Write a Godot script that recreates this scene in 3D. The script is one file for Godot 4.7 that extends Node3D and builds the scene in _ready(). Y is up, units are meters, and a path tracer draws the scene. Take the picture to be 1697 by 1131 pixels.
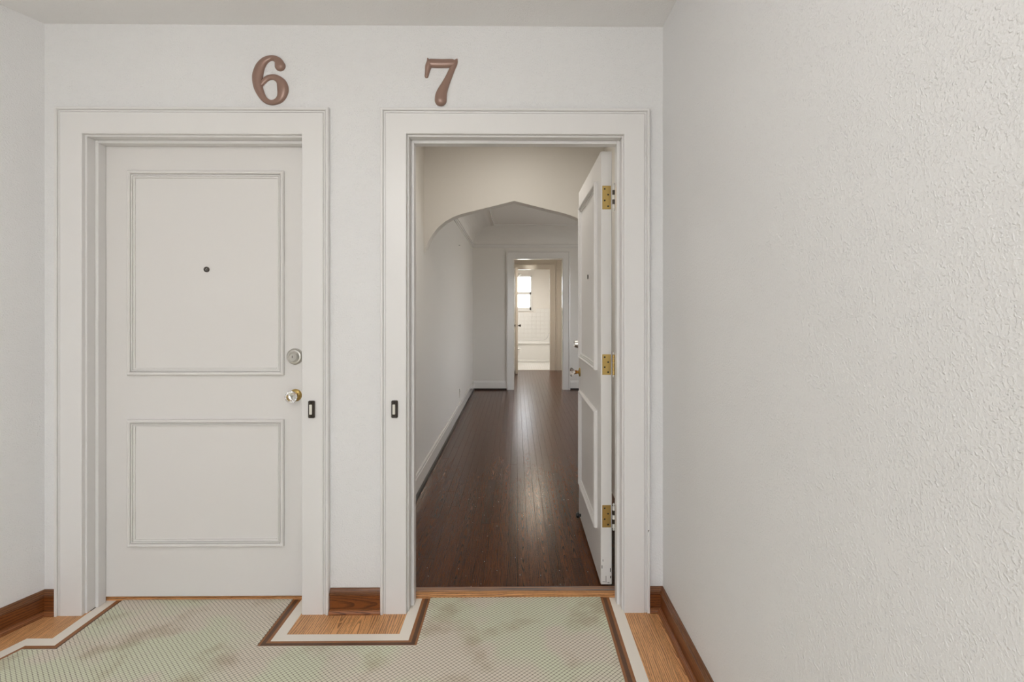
extends Node3D

var M := {}
var rng := RandomNumberGenerator.new()

# main planes of the place, in metres (camera stands at x = 0, z = 0)
const WALL_Z := -2.42      # corridor face of the wall with the two doors
const WALL_BACK := -2.56   # apartment face of the same wall
const CEIL := 2.55
const RIGHT_X := 0.641
const HALL_X := -0.712
const ARCH_Z := -4.30
const END_Z := -9.15
const BATH_Z := -12.12
const BATH_BACK := -14.70
const LEFT_CORNER := Vector2(-2.037, -2.42)
const SPLAY := Vector2(-0.309, 0.951)   # direction of the slanting left wall, towards the viewer


func _ready() -> void:
	rng.seed = 7
	camera_and_sky()
	materials()
	corridor_shell()
	corridor_floor()
	apartment_shell()
	apartment_floor()
	door_trims()
	door_leaves()
	bathroom()
	small_things()


# ------------------------------------------------------------------ camera, sky, light
func camera_and_sky() -> void:
	var cam := Camera3D.new()
	cam.name = "camera"
	add_child(cam)
	cam.position = Vector3(0, 1.31, 0)
	cam.rotation_degrees.y = -0.6
	cam.near = 0.1
	cam.far = 100.0
	cam.keep_aspect = Camera3D.KEEP_HEIGHT
	cam.projection = Camera3D.PROJECTION_FRUSTUM
	cam.size = 2.0 * 0.1 * 565.5 / 920.0
	cam.frustum_offset = Vector2(-16.5, -50.5) / 920.0 * 0.1
	cam.current = true
	var we := WorldEnvironment.new()
	we.name = "environment"
	var e := Environment.new()
	e.background_mode = Environment.BG_SKY
	var sky := Sky.new()
	var sm := ProceduralSkyMaterial.new()
	sm.sky_top_color = Color(0.945, 0.97, 1.0)
	sm.sky_horizon_color = Color(0.97, 0.985, 1.0)
	sm.ground_bottom_color = Color(0.78, 0.78, 0.77)
	sm.ground_horizon_color = Color(0.90, 0.90, 0.89)
	sm.sun_angle_max = 0.0
	sky.sky_material = sm
	e.sky = sky
	e.background_energy_multiplier = 9.0
	e.tonemap_mode = Environment.TONE_MAPPER_LINEAR
	e.tonemap_exposure = 0.80
	e.sdfgi_enabled = true
	e.ssao_enabled = true
	e.ssil_enabled = true
	we.environment = e
	add_child(we)
	# corridor ceiling lamp, behind the viewer
	pendant_lamp(Vector3(-0.75, CEIL, -0.45), 0.16, Color(1.0, 0.992, 0.982), 0.44, "opal glass globe lamp hanging nearest the two apartment doors")
	pendant_lamp(Vector3(-1.20, CEIL, 1.75), 0.16, Color(1.0, 0.992, 0.982), 0.80, "opal glass globe lamp hanging nearest the stair window")
	# warm lamp of the back hallway, mirrored in the dark floor
	ceiling_lamp("ceiling_lamp", Vector3(0.34, 2.45, -10.30), 0.12, Color(1.0, 0.945, 0.855), 1.6, 24.0,
		"warm round ceiling lamp in the back hallway before the bathroom")
	ceiling_lamp("ceiling_lamp", Vector3(-0.02, 2.75, -3.45), 0.13, Color(1.0, 0.985, 0.955), 0.82, 3.0,
		"round ceiling lamp in the vestibule just inside the open door")
	ceiling_lamp("ceiling_lamp", Vector3(-0.25, 2.42, -13.2), 0.13, Color(1.0, 0.995, 0.985), 3.2, 4.0,
		"round ceiling lamp in the small white bathroom")


func ceiling_lamp(called: String, at: Vector3, r: float, c: Color, energy: float, glow_level: float, label: String) -> void:
	var t := thing(called, label, "lamp", at)
	var base := SurfaceTool.new()
	base.begin(Mesh.PRIMITIVE_TRIANGLES)
	lathe(base, [Vector2(0, 0), Vector2(r * 0.9, 0), Vector2(r * 0.9, -0.02), Vector2(r * 0.8, -0.03), Vector2(0, -0.03)], 28)
	var white := mat("lamp_base_white", Color(0.85, 0.85, 0.83), 0.4)
	obj("base", base, white, t)
	var bowl := SurfaceTool.new()
	bowl.begin(Mesh.PRIMITIVE_TRIANGLES)
	var pts := [Vector2(r * 0.8, -0.031)]
	for i in 9:
		var a := i / 8.0 * PI / 2
		pts.append(Vector2(r * cos(a), -0.04 - 0.07 * sin(a)))
	lathe(bowl, pts, 32)
	var glow := mat("lamp_glass_%d" % M.size(), Color(0.95, 0.95, 0.93), 0.3)
	glow.emission_enabled = true
	glow.emission = c
	glow.emission_energy_multiplier = glow_level
	obj("glass_shade", bowl, glow, t)
	var l := AreaLight3D.new()
	l.name = called + "_light"
	l.area_size = Vector2(r * 2, r * 2)
	l.light_color = c
	l.light_energy = energy
	l.shadow_enabled = true
	l.area_range = 30.0
	l.position = at + Vector3(0, -0.125, 0)
	l.rotation_degrees.x = -90
	add_child(l, true)


func pendant_lamp(at: Vector3, r: float, c: Color, energy: float, label: String) -> void:
	var t := thing("pendant_lamp", label, "lamp", at)
	var st := new_st()
	lathe(st, [Vector2(0, 0), Vector2(0.06, 0), Vector2(0.055, -0.02), Vector2(0.008, -0.03), Vector2(0.008, -0.16), Vector2(0.05, -0.17), Vector2(0.05, -0.20), Vector2(0, -0.20)], 20)
	obj("stem", st, mat("lamp_base_white", Color(0.85, 0.85, 0.83), 0.4), t)
	st = new_st()
	var pts := []
	for i in 15:
		var a := lerpf(0.32, PI, i / 14.0)
		pts.append(Vector2(r * sin(a), -0.20 - r * cos(0.32) + r * cos(a)))
	lathe(st, pts, 28)
	var glow := mat("opal_glass", Color(0.95, 0.95, 0.93), 0.3)
	glow.emission_enabled = true
	glow.emission = c
	glow.emission_energy_multiplier = 2.5
	obj("glass_globe", st, glow, t)
	var l := OmniLight3D.new()
	l.name = "pendant_light"
	l.light_color = c
	l.light_energy = energy
	l.light_size = r * 0.8
	l.omni_range = 30.0
	l.omni_attenuation = 2.0
	l.shadow_enabled = true
	l.position = at + Vector3(0, -0.20 - r, 0)
	add_child(l, true)


# ------------------------------------------------------------------ node helpers
var names := {}


func numbered(s: String) -> String:
	if not names.has(s):
		names[s] = 0
		return s
	names[s] += 1
	return "%s_%03d" % [s, names[s]]


func thing(called: String, label: String, category: String, at := Vector3.ZERO, group := "") -> Node3D:
	var o := Node3D.new()
	o.name = numbered(called)
	add_child(o)
	o.position = at
	o.set_meta("label", label)
	o.set_meta("category", category)
	if group:
		o.set_meta("group", group)
	return o


func structure(called: String, label: String, at := Vector3.ZERO) -> Node3D:
	var o := Node3D.new()
	o.name = called
	add_child(o)
	o.position = at
	o.set_meta("label", label)
	o.set_meta("kind", "structure")
	return o


func obj(called: String, st: SurfaceTool, m: Material, parent: Node) -> MeshInstance3D:
	st.generate_normals()
	var o := MeshInstance3D.new()
	o.mesh = st.commit()
	o.material_override = m
	o.name = called
	o.cast_shadow = GeometryInstance3D.SHADOW_CASTING_SETTING_ON
	parent.add_child(o, true)
	return o


func new_st() -> SurfaceTool:
	var st := SurfaceTool.new()
	st.begin(Mesh.PRIMITIVE_TRIANGLES)
	st.set_smooth_group(-1)
	return st


# ------------------------------------------------------------------ shape helpers
func tri(st: SurfaceTool, a: Vector3, b: Vector3, c: Vector3, ua := Vector2.ZERO, ub := Vector2.ZERO, uc := Vector2.ZERO) -> void:
	st.set_uv(ua); st.add_vertex(a)
	st.set_uv(ub); st.add_vertex(b)
	st.set_uv(uc); st.add_vertex(c)


# a quad whose front (seen from the side of n) runs a b c d; the order is turned when needed
func quad(st: SurfaceTool, a: Vector3, b: Vector3, c: Vector3, d: Vector3, n: Vector3, ua := Vector2.ZERO, ub := Vector2.ZERO, uc := Vector2.ZERO, ud := Vector2.ZERO) -> void:
	# clockwise front faces: (b-a) x (c-a) must point away from n
	if (b - a).cross(c - a).dot(n) > 0 or ((b - a).cross(c - a).length() < 1e-12 and (c - a).cross(d - a).dot(n) > 0):
		tri(st, a, c, b, ua, uc, ub)
		tri(st, a, d, c, ua, ud, uc)
	else:
		tri(st, a, b, c, ua, ub, uc)
		tri(st, a, c, d, ua, uc, ud)


func box(st: SurfaceTool, lo: Vector3, hi: Vector3) -> void:
	var p := []
	for i in 8:
		p.append(Vector3(hi.x if i & 1 else lo.x, hi.y if i & 2 else lo.y, hi.z if i & 4 else lo.z))
	st.set_smooth_group(-1)
	quad(st, p[0], p[1], p[3], p[2], Vector3(0, 0, -1))
	quad(st, p[4], p[5], p[7], p[6], Vector3(0, 0, 1))
	quad(st, p[0], p[1], p[5], p[4], Vector3(0, -1, 0))
	quad(st, p[2], p[3], p[7], p[6], Vector3(0, 1, 0))
	quad(st, p[0], p[2], p[6], p[4], Vector3(-1, 0, 0))
	quad(st, p[1], p[3], p[7], p[5], Vector3(1, 0, 0))


# box with all edges chamfered by b
func cbox(st: SurfaceTool, lo: Vector3, hi: Vector3, b: float) -> void:
	st.set_smooth_group(-1)
	var c := (lo + hi) / 2
	var h := (hi - lo) / 2
	var ax := [Vector3.RIGHT, Vector3.UP, Vector3.BACK]
	for k in 3:
		for s in [-1.0, 1.0]:
			var n: Vector3 = ax[k] * s
			var u: Vector3 = ax[(k + 1) % 3]
			var v: Vector3 = ax[(k + 2) % 3]
			var hu := h[(k + 1) % 3] - b
			var hv := h[(k + 2) % 3] - b
			var o := c + n * h[k]
			quad(st, o - u * hu - v * hv, o + u * hu - v * hv, o + u * hu + v * hv, o - u * hu + v * hv, n)
	for k in 3:
		var a: Vector3 = ax[k]
		var u: Vector3 = ax[(k + 1) % 3]
		var v: Vector3 = ax[(k + 2) % 3]
		var ha := h[k] - b
		for s in [-1.0, 1.0]:
			for t in [-1.0, 1.0]:
				var p: Vector3 = c + u * s * h[(k + 1) % 3] + v * t * (h[(k + 2) % 3] - b)
				var q: Vector3 = c + u * s * (h[(k + 1) % 3] - b) + v * t * h[(k + 2) % 3]
				quad(st, p - a * ha, p + a * ha, q + a * ha, q - a * ha, u * s + v * t)
	for s in [-1.0, 1.0]:
		for t in [-1.0, 1.0]:
			for w in [-1.0, 1.0]:
				var e := Vector3(s, t, w)
				var p := c + Vector3(s * h.x, t * (h.y - b), w * (h.z - b))
				var q := c + Vector3(s * (h.x - b), t * h.y, w * (h.z - b))
				var r := c + Vector3(s * (h.x - b), t * (h.y - b), w * h.z)
				if (q - p).cross(r - p).dot(e) > 0:
					tri(st, p, r, q)
				else:
					tri(st, p, q, r)


# lathe round y of (radius, height) points; corners stay crisp
func lathe(st: SurfaceTool, pts: Array, n: int, xf := Transform3D(), smooth := false) -> void:
	st.set_smooth_group(0 if smooth else -1)
	for i in pts.size() - 1:
		var p: Vector2 = pts[i]
		var q: Vector2 = pts[i + 1]
		var nn := Vector2(-(q.y - p.y), q.x - p.x)
		for k in n:
			var a := TAU * k / n
			var b := TAU * (k + 1) / n
			var p0 := Vector3(p.x * cos(a), p.y, p.x * sin(a))
			var p1 := Vector3(p.x * cos(b), p.y, p.x * sin(b))
			var q0 := Vector3(q.x * cos(a), q.y, q.x * sin(a))
			var q1 := Vector3(q.x * cos(b), q.y, q.x * sin(b))
			var m := (a + b) / 2
			var dirn := Vector3(-nn.x * cos(m), -nn.y, -nn.x * sin(m))
			_lq(st, xf * p0, xf * p1, xf * q1, xf * q0, xf.basis * dirn)


func _lq(st: SurfaceTool, a: Vector3, b: Vector3, c: Vector3, d: Vector3, n: Vector3) -> void:
	if a.distance_squared_to(b) < 1e-14:
		_t(st, a, c, d, n)
	elif c.distance_squared_to(d) < 1e-14:
		_t(st, a, b, c, n)
	else:
		_t(st, a, b, c, n)
		_t(st, a, c, d, n)


func _t(st: SurfaceTool, a: Vector3, b: Vector3, c: Vector3, n: Vector3) -> void:
	if (b - a).cross(c - a).dot(n) > 0:
		tri(st, a, c, b)
	else:
		tri(st, a, b, c)


# flat polygon in (x, z) raised from y0 to y1, uv from the function uvf(Vector2) -> Vector2
func prism(st: SurfaceTool, poly: PackedVector2Array, y0: float, y1: float, uvf := Transform2D()) -> void:
	st.set_smooth_group(-1)
	var idx := Geometry2D.triangulate_polygon(poly)
	var uv := []
	for p in poly:
		uv.append(uvf * p)
	for i in range(0, idx.size(), 3):
		for top in [true, false]:
			var y := y1 if top else y0
			var a := Vector3(poly[idx[i]].x, y, poly[idx[i]].y)
			var b := Vector3(poly[idx[i + 1]].x, y, poly[idx[i + 1]].y)
			var c := Vector3(poly[idx[i + 2]].x, y, poly[idx[i + 2]].y)
			var n := Vector3.UP if top else Vector3.DOWN
			if (b - a).cross(c - a).dot(n) > 0:
				tri(st, a, c, b, uv[idx[i]], uv[idx[i + 2]], uv[idx[i + 1]])
			else:
				tri(st, a, b, c, uv[idx[i]], uv[idx[i + 1]], uv[idx[i + 2]])
	var ccw := not Geometry2D.is_polygon_clockwise(poly)
	for i in poly.size():
		var j := (i + 1) % poly.size()
		var a2 := poly[i]
		var b2 := poly[j]
		var n2 := Vector2(b2.y - a2.y, -(b2.x - a2.x))
		if not ccw:
			n2 = -n2
		quad(st, Vector3(a2.x, y0, a2.y), Vector3(b2.x, y0, b2.y), Vector3(b2.x, y1, b2.y), Vector3(a2.x, y1, a2.y), Vector3(n2.x, 0, n2.y), uv[i], uv[j], uv[j], uv[i])


# polygon in (x, y) with thickness from z0 to z1 (z1 > z0)
func slab_xy(st: SurfaceTool, poly: PackedVector2Array, z0: float, z1: float) -> void:
	st.set_smooth_group(-1)
	var idx := Geometry2D.triangulate_polygon(poly)
	for i in range(0, idx.size(), 3):
		for f in [true, false]:
			var z := z1 if f else z0
			var a := Vector3(poly[idx[i]].x, poly[idx[i]].y, z)
			var b := Vector3(poly[idx[i + 1]].x, poly[idx[i + 1]].y, z)
			var c := Vector3(poly[idx[i + 2]].x, poly[idx[i + 2]].y, z)
			_t(st, a, b, c, Vector3(0, 0, 1 if f else -1))
	var ccw := not Geometry2D.is_polygon_clockwise(poly)
	for i in poly.size():
		var a2 := poly[i]
		var b2 := poly[(i + 1) % poly.size()]
		var n2 := Vector2(b2.y - a2.y, -(b2.x - a2.x))
		if not ccw:
			n2 = -n2
		quad(st, Vector3(a2.x, a2.y, z0), Vector3(b2.x, b2.y, z0), Vector3(b2.x, b2.y, z1), Vector3(a2.x, a2.y, z1), Vector3(n2.x, n2.y, 0))


# Extrude a profile of (u, v) points between two stations. A station is [origin, u axis, v axis]; the axes may be
# longer than 1 or leaning, which makes mitres. Normals point to the left of the running profile.
func extrude(st: SurfaceTool, prof: Array, s0: Array, s1: Array, uv_u := Vector2(0, 1), uv_v := Vector2(0, 1), closed := false, caps := true) -> void:
	st.set_smooth_group(-1)
	var total := 0.0
	var acc := [0.0]
	var n := prof.size()
	for i in n - 1:
		total += (prof[i + 1] - prof[i]).length()
		acc.append(total)
	var mid := Vector2.ZERO
	for p in prof:
		mid += p / n
	var c0: Vector3 = s0[0] + s0[1] * mid.x + s0[2] * mid.y
	var c1: Vector3 = s1[0] + s1[1] * mid.x + s1[2] * mid.y
	var axis := (c1 - c0).normalized()
	for i in (n if closed else n - 1):
		var p: Vector2 = prof[i]
		var q: Vector2 = prof[(i + 1) % n]
		var a: Vector3 = s0[0] + s0[1] * p.x + s0[2] * p.y
		var b: Vector3 = s0[0] + s0[1] * q.x + s0[2] * q.y
		var c: Vector3 = s1[0] + s1[1] * q.x + s1[2] * q.y
		var d: Vector3 = s1[0] + s1[1] * p.x + s1[2] * p.y
		var t := (q - p)
		var out := Vector2(-t.y, t.x)
		var nn: Vector3 = s0[1].normalized() * out.x + s0[2].normalized() * out.y
		var fu := lerpf(uv_u.x, uv_u.y, acc[i] / total)
		var fw := lerpf(uv_u.x, uv_u.y, acc[mini(i + 1, n - 1)] / total)
		quad(st, a, b, c, d, nn, Vector2(fu, uv_v.x), Vector2(fw, uv_v.x), Vector2(fw, uv_v.y), Vector2(fu, uv_v.y))
	if caps:
		var pp := PackedVector2Array(prof)
		var idx := Geometry2D.triangulate_polygon(pp)
		for i in range(0, idx.size(), 3):
			for e in 2:
				var s: Array = s0 if e == 0 else s1
				var k := []
				for j in 3:
					var p2: Vector2 = prof[idx[i + j]]
					k.append(s[0] + s[1] * p2.x + s[2] * p2.y)
				_t(st, k[0], k[1], k[2], -axis if e == 0 else axis)


# ------------------------------------------------------------------ materials
func mat(called: String, c: Color, rough := 0.6, metal := 0.0) -> StandardMaterial3D:
	if M.has(called):
		return M[called]
	var m := StandardMaterial3D.new()
	m.resource_name = called
	m.albedo_color = c
	m.roughness = rough
	m.metallic = metal
	M[called] = m
	return m


func noise(freq: float, s: int, oct := 3, warp := 0.0) -> FastNoiseLite:
	var n := FastNoiseLite.new()
	n.noise_type = FastNoiseLite.TYPE_SIMPLEX_SMOOTH
	n.seed = s
	n.frequency = freq
	n.fractal_octaves = oct
	if oct == 1:
		n.fractal_type = FastNoiseLite.FRACTAL_NONE
	if warp > 0:
		n.domain_warp_enabled = true
		n.domain_warp_amplitude = warp
		n.domain_warp_frequency = freq * 0.6
	return n


func sstep(a: float, b: float, x: float) -> float:
	var t := clampf((x - a) / (b - a), 0, 1)
	return t * t * (3 - 2 * t)


# trowelled plaster: flattened islands with soft rims, fine pimples, long lazy waves
func plaster_height(size: int) -> ImageTexture:
	var a := noise(0.065, 3, 3, 6.0).get_seamless_image(size, size, false, false, 0.12, false).get_data()
	var b := noise(0.11, 9, 3).get_seamless_image(size, size, false, false, 0.12, false).get_data()
	var c := noise(0.012, 21, 2).get_seamless_image(size, size, false, false, 0.12, false).get_data()
	var r := FastNoiseLite.new()
	r.noise_type = FastNoiseLite.TYPE_SIMPLEX_SMOOTH
	r.seed = 5
	r.frequency = 0.022
	r.fractal_type = FastNoiseLite.FRACTAL_RIDGED
	r.fractal_octaves = 3
	r.domain_warp_enabled = true
	r.domain_warp_amplitude = 20.0
	var d := r.get_seamless_image(size, size, false, false, 0.12, false).get_data()
	var data := PackedFloat32Array()
	data.resize(size * size)
	for i in size * size:
		var m := sstep(0.35, 0.65, c[i] / 255.0)
		var h := sstep(0.50, 0.72, a[i] / 255.0) * (0.60 + 0.40 * m)
		h += 0.40 * sstep(0.45, 0.8, b[i] / 255.0) * (0.7 + 0.3 * m)
		h += 0.35 * sstep(0.72, 0.95, d[i] / 255.0)
		data[i] = h / 1.65
	var im := Image.create_from_data(size, size, false, Image.FORMAT_RF, data.to_byte_array())
	return ImageTexture.create_from_image(im)


# Eight boards side by side, grain along v. Returns grain darkness 0..1 and a tone per column.
func oak_data(w: int, h: int, s: int) -> Array:
	var fine := noise(0.35, s, 2).get_image(w, h / 32, false, false, false)
	fine.resize(w, h, Image.INTERPOLATE_CUBIC)
	var f := fine.get_data()
	var mid := noise(0.09, s + 1, 3).get_image(w, h / 16, false, false, false)
	mid.resize(w, h, Image.INTERPOLATE_CUBIC)
	var g := mid.get_data()
	var wim := noise(0.014, s + 2, 3).get_image(w, h / 6, false, false, false)
	wim.resize(w, h, Image.INTERPOLATE_CUBIC)
	var wob := wim.get_data()
	var pore := noise(0.5, s + 3, 1).get_image(w, h / 10, false, false, false)
	pore.resize(w, h, Image.INTERPOLATE_CUBIC)
	var po := pore.get_data()
	var out := PackedFloat32Array()
	out.resize(w * h)
	var cw := w / 8
	for y in h:
		for x in w:
			var i := y * w + x
			var col := x / cw
			var u := (x % cw) / float(cw) - 0.5
			var v := y / float(h)
			var ring: float
			var wb := wob[i] / 255.0
			if col % 3 == 0:      # cathedral arches
				ring = v * 13.0 + u * u * 26.0 * (1.0 if col % 2 == 0 else -1.0) + wb * 1.6
			elif col % 3 == 1:    # straight grain
				ring = u * 9.0 + wb * 2.0 + v * 1.0
			else:                 # slanting grain
				ring = u * 9.0 + v * 3.5 + wb * 2.0
			var fr := ring - floorf(ring)
			var late := sstep(0.45, 0.95, fr) * (1.0 - sstep(0.95, 1.0, fr))
			var p := sstep(0.62, 0.78, po[i] / 255.0)
			out[i] = clampf(late * 0.55 * (0.5 + f[i] / 255.0) + (g[i] / 255.0 - 0.4) * 0.5 + p * 0.35 * (0.4 + late) + (f[i] / 255.0 - 0.5) * 0.25, 0, 1)
	return [out, w, h]


func oak_texture(data: Array, light: Color, dark: Color, spread: float, s: int) -> ImageTexture:
	var w: int = data[1]
	var h: int = data[2]
	var src: PackedFloat32Array = data[0]
	var cw := w / 8
	var tones := []
	var r := RandomNumberGenerator.new()
	r.seed = s
	for k in 8:
		tones.append(1.0 + r.randf_range(-spread, spread))
	var bytes := PackedByteArray()
	bytes.resize(w * h * 3)
	for y in h:
		for x in w:
			var i := y * w + x
			var t: float = tones[x / cw]
			var d := src[i]
			bytes[i * 3] = clampi(int((light.r + (dark.r - light.r) * d) * t * 255), 0, 255)
			bytes[i * 3 + 1] = clampi(int((light.g + (dark.g - light.g) * d) * t * 255), 0, 255)
			bytes[i * 3 + 2] = clampi(int((light.b + (dark.b - light.b) * d) * t * 255), 0, 255)
	return ImageTexture.create_from_image(Image.create_from_data(w, h, false, Image.FORMAT_RGB8, bytes))


# bare wood, grey finish and pale scratches in long patches
func worn_texture() -> ImageTexture:
	var w := 512
	var h := 64
	var a := noise(0.022, 71, 3).get_image(w, h, false, false, false).get_data()
	var b := noise(0.06, 73, 3).get_image(w, h / 8, false, false, false)
	b.resize(w, h, Image.INTERPOLATE_CUBIC)
	var c := b.get_data()
	var im := Image.create(w, h, false, Image.FORMAT_RGB8)
	for y in h:
		for x in w:
			var i := y * w + x
			var bare := sstep(0.52, 0.60, a[i] / 255.0)
			var col := Color(0.42, 0.36, 0.34).lerp(Color(0.80, 0.58, 0.40), bare)
			col = col.lerp(Color(0.85, 0.82, 0.79), sstep(0.68, 0.75, c[i] / 255.0) * 0.8)
			im.set_pixel(x, y, col)
	return ImageTexture.create_from_image(im)


func float_texture(data: Array) -> ImageTexture:
	var src: PackedFloat32Array = data[0]
	return ImageTexture.create_from_image(Image.create_from_data(data[1], data[2], false, Image.FORMAT_RF, src.to_byte_array()))


# sage carpet with a diagonal lattice of brown knots; the picture spans CARPET_W x CARPET_D metres
const CARPET_W := 2.6
const CARPET_D := 1.3


func carpet_texture() -> ImageTexture:
	var w := 2048
	var h := 1024
	var fine := noise(0.45, 31, 2).get_image(w, h, false, false, false).get_data()
	var blot := noise(0.0045, 33, 4).get_seamless_image(w, h, false, false, 0.1, false).get_data()
	var warm := noise(0.003, 37, 3).get_seamless_image(w, h, false, false, 0.1, false).get_data()
	var bytes := PackedByteArray()
	bytes.resize(w * h * 3)
	var pitch := 0.0136
	var px := CARPET_W / w
	var nu := CARPET_W / (pitch * sqrt(2.0))
	nu = roundf(nu)
	var nv := roundf(CARPET_D / (pitch * sqrt(2.0)))
	for y in h:
		var b := y / float(h) * nv
		for x in w:
			var i := y * w + x
			var a := x / float(w) * nu
			# two families of diagonal lines, each dashed by the tufts
			var p := a + b
			var q := a - b
			var dp := absf(p - roundf(p))
			var dq := absf(q - roundf(q))
			var lp := 1.0 - sstep(0.035, 0.090, dp)
			var lq := 1.0 - sstep(0.035, 0.090, dq)
			var dash := 0.45 + 0.55 * fine[i] / 255.0
			var line := maxf(maxf(lp * 0.75, lq * 0.42) * dash, 1.0 - sstep(0.07, 0.17, sqrt(dp * dp * 1.6 + dq * dq * 0.6)))
			var n := fine[i] / 255.0 - 0.5
			var st := sstep(0.52, 0.85, blot[i] / 255.0) * 0.36
			var wm := sstep(0.35, 0.65, warm[i] / 255.0)
			var r := lerpf(0.892, 0.912, wm) + n * 0.14
			var g := lerpf(0.898, 0.872, wm) + n * 0.14
			var bl := lerpf(0.800, 0.810, wm) + n * 0.13
			r = lerpf(r, 0.66, st)
			g = lerpf(g, 0.58, st)
			bl = lerpf(bl, 0.46, st)
			r = lerpf(r, 0.22, line)
			g = lerpf(g, 0.17, line)
			bl = lerpf(bl, 0.11, line)
			bytes[i * 3] = clampi(int(r * 255), 0, 255)
			bytes[i * 3 + 1] = clampi(int(g * 255), 0, 255)
			bytes[i * 3 + 2] = clampi(int(bl * 255), 0, 255)
	return ImageTexture.create_from_image(Image.create_from_data(w, h, false, Image.FORMAT_RGB8, bytes))


func tri_height(m: StandardMaterial3D, t: Texture2D, per_metre: float, cm: float) -> void:
	m.uv1_triplanar = true
	m.uv1_world_triplanar = true
	m.uv1_scale = Vector3.ONE * per_metre
	m.heightmap_enabled = true
	m.heightmap_texture = t
	m.heightmap_scale = cm


func materials() -> void:
	var ph := plaster_height(1024)
	var wall := mat("wall_paint", Color(0.925, 0.922, 0.922), 0.55)
	tri_height(wall, ph, 1.0 / 0.62, 0.135)
	var ceil_m := mat("ceiling_paint", Color(0.955, 0.950, 0.948), 0.6)
	tri_height(ceil_m, ph, 1.0 / 0.9, 0.10)
	var inner := mat("apartment_paint", Color(0.905, 0.885, 0.855), 0.5)
	tri_height(inner, ph, 1.0 / 0.5, 0.015)
	var brush := noise(0.2, 51, 2).get_image(512, 32, false, false, false)
	brush.resize(512, 512, Image.INTERPOLATE_CUBIC)
	brush.convert(Image.FORMAT_RF)
	var trim := mat("trim_paint", Color(0.918, 0.910, 0.904), 0.34)
	tri_height(trim, ImageTexture.create_from_image(brush), 1.0 / 0.35, 0.008)
	var inner_trim := mat("apartment_trim_paint", Color(0.908, 0.892, 0.868), 0.16)
	inner_trim.metallic_specular = 0.55
	var door := mat("door_paint", Color(0.910, 0.898, 0.888), 0.36)
	tri_height(door, ImageTexture.create_from_image(brush), 1.0 / 0.35, 0.006)
	# wood
	var oak := oak_data(640, 1280, 100)
	var ot := float_texture(oak)
	var dark := mat("dark_oak", Color.WHITE, 0.235)
	dark.metallic_specular = 0.31
	dark.albedo_texture = oak_texture(oak, Color(0.41, 0.240, 0.140), Color(0.080, 0.046, 0.032), 0.13, 1)
	dark.heightmap_enabled = true
	dark.heightmap_texture = ot
	dark.heightmap_scale = 0.012
	dark.heightmap_flip_texture = true
	var mid := mat("corridor_oak", Color.WHITE, 0.42)
	mid.albedo_texture = oak_texture(oak, Color(0.93, 0.70, 0.475), Color(0.47, 0.305, 0.185), 0.06, 2)
	mid.heightmap_enabled = true
	mid.heightmap_texture = ot
	mid.heightmap_scale = 0.012
	mid.heightmap_flip_texture = true
	var base := mat("baseboard_oak", Color(0.56, 0.44, 0.33), 0.28)
	base.albedo_texture = mid.albedo_texture
	var capm := mat("cap_oak", Color(0.55, 0.48, 0.44), 0.30)
	capm.albedo_texture = mid.albedo_texture
	var shoe := mat("shoe_oak", Color(0.66, 0.56, 0.50), 0.32)
	shoe.albedo_texture = mid.albedo_texture
	var thr := mat("threshold_oak", Color(0.95, 0.92, 0.88), 0.4)
	thr.albedo_texture = mid.albedo_texture
	var cap := mat("worn_walnut", Color(0.62, 0.58, 0.56), 0.35)
	cap.albedo_texture = worn_texture()
	cap.albedo_color = Color.WHITE
	var maple := mat("white_maple", Color(0.97, 0.94, 0.895), 0.45)
	var mn := noise(0.3, 77, 3).get_image(256, 16, false, false, false)
	mn.resize(256, 256, Image.INTERPOLATE_CUBIC)
	mn.convert(Image.FORMAT_RF)
	maple.heightmap_enabled = true
	maple.heightmap_texture = ImageTexture.create_from_image(mn)
	maple.heightmap_scale = 0.01
	mat("brown_strip", Color(0.74, 0.66, 0.58), 0.45).albedo_texture = mid.albedo_texture
	mat("walnut_strip", Color(0.46, 0.42, 0.43), 0.45).albedo_texture = mid.albedo_texture
	mat("dark_shoe", Color(0.10, 0.065, 0.05), 0.35)
	mat("sub_floor", Color(0.16, 0.12, 0.09), 0.8)
	# carpet
	var ca := mat("sage_carpet", Color.WHITE, 0.95)
	ca.albedo_texture = carpet_texture()
	ca.rim_enabled = true
	ca.rim = 0.2
	var pile := noise(0.5, 61, 2).get_seamless_image(512, 512).duplicate()
	pile.convert(Image.FORMAT_RF)
	ca.heightmap_enabled = true
	ca.heightmap_texture = ImageTexture.create_from_image(pile)
	ca.heightmap_scale = 0.10
	# metals and the rest
	mat("bronze_figure", Color(0.60, 0.485, 0.435), 0.32, 0.2)
	mat("satin_nickel", Color(0.84, 0.83, 0.81), 0.28, 1.0)
	mat("bright_nickel", Color(0.92, 0.92, 0.91), 0.15, 1.0)
	mat("dark_slot", Color(0.06, 0.055, 0.05), 0.5)
	mat("old_brass", Color(0.72, 0.61, 0.37), 0.32, 0.85)
	mat("knob_brass", Color(0.66, 0.46, 0.22), 0.25, 1.0)
	mat("painted_knuckle", Color(0.93, 0.92, 0.90), 0.3)
	mat("bell_bronze", Color(0.24, 0.21, 0.185), 0.35, 0.4)
	mat("bell_button", Color(0.88, 0.87, 0.83), 0.4)
	mat("black_rubber", Color(0.03, 0.03, 0.045), 0.35)
	mat("porcelain", Color(0.92, 0.91, 0.89), 0.12)
	mat("tile_white", Color(0.92, 0.91, 0.89), 0.15)
	mat("grout", Color(0.74, 0.73, 0.70), 0.8)
	mat("window_paint", Color(0.90, 0.89, 0.87), 0.35)
	mat("plate_ivory", Color(0.86, 0.84, 0.80), 0.35)
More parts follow.
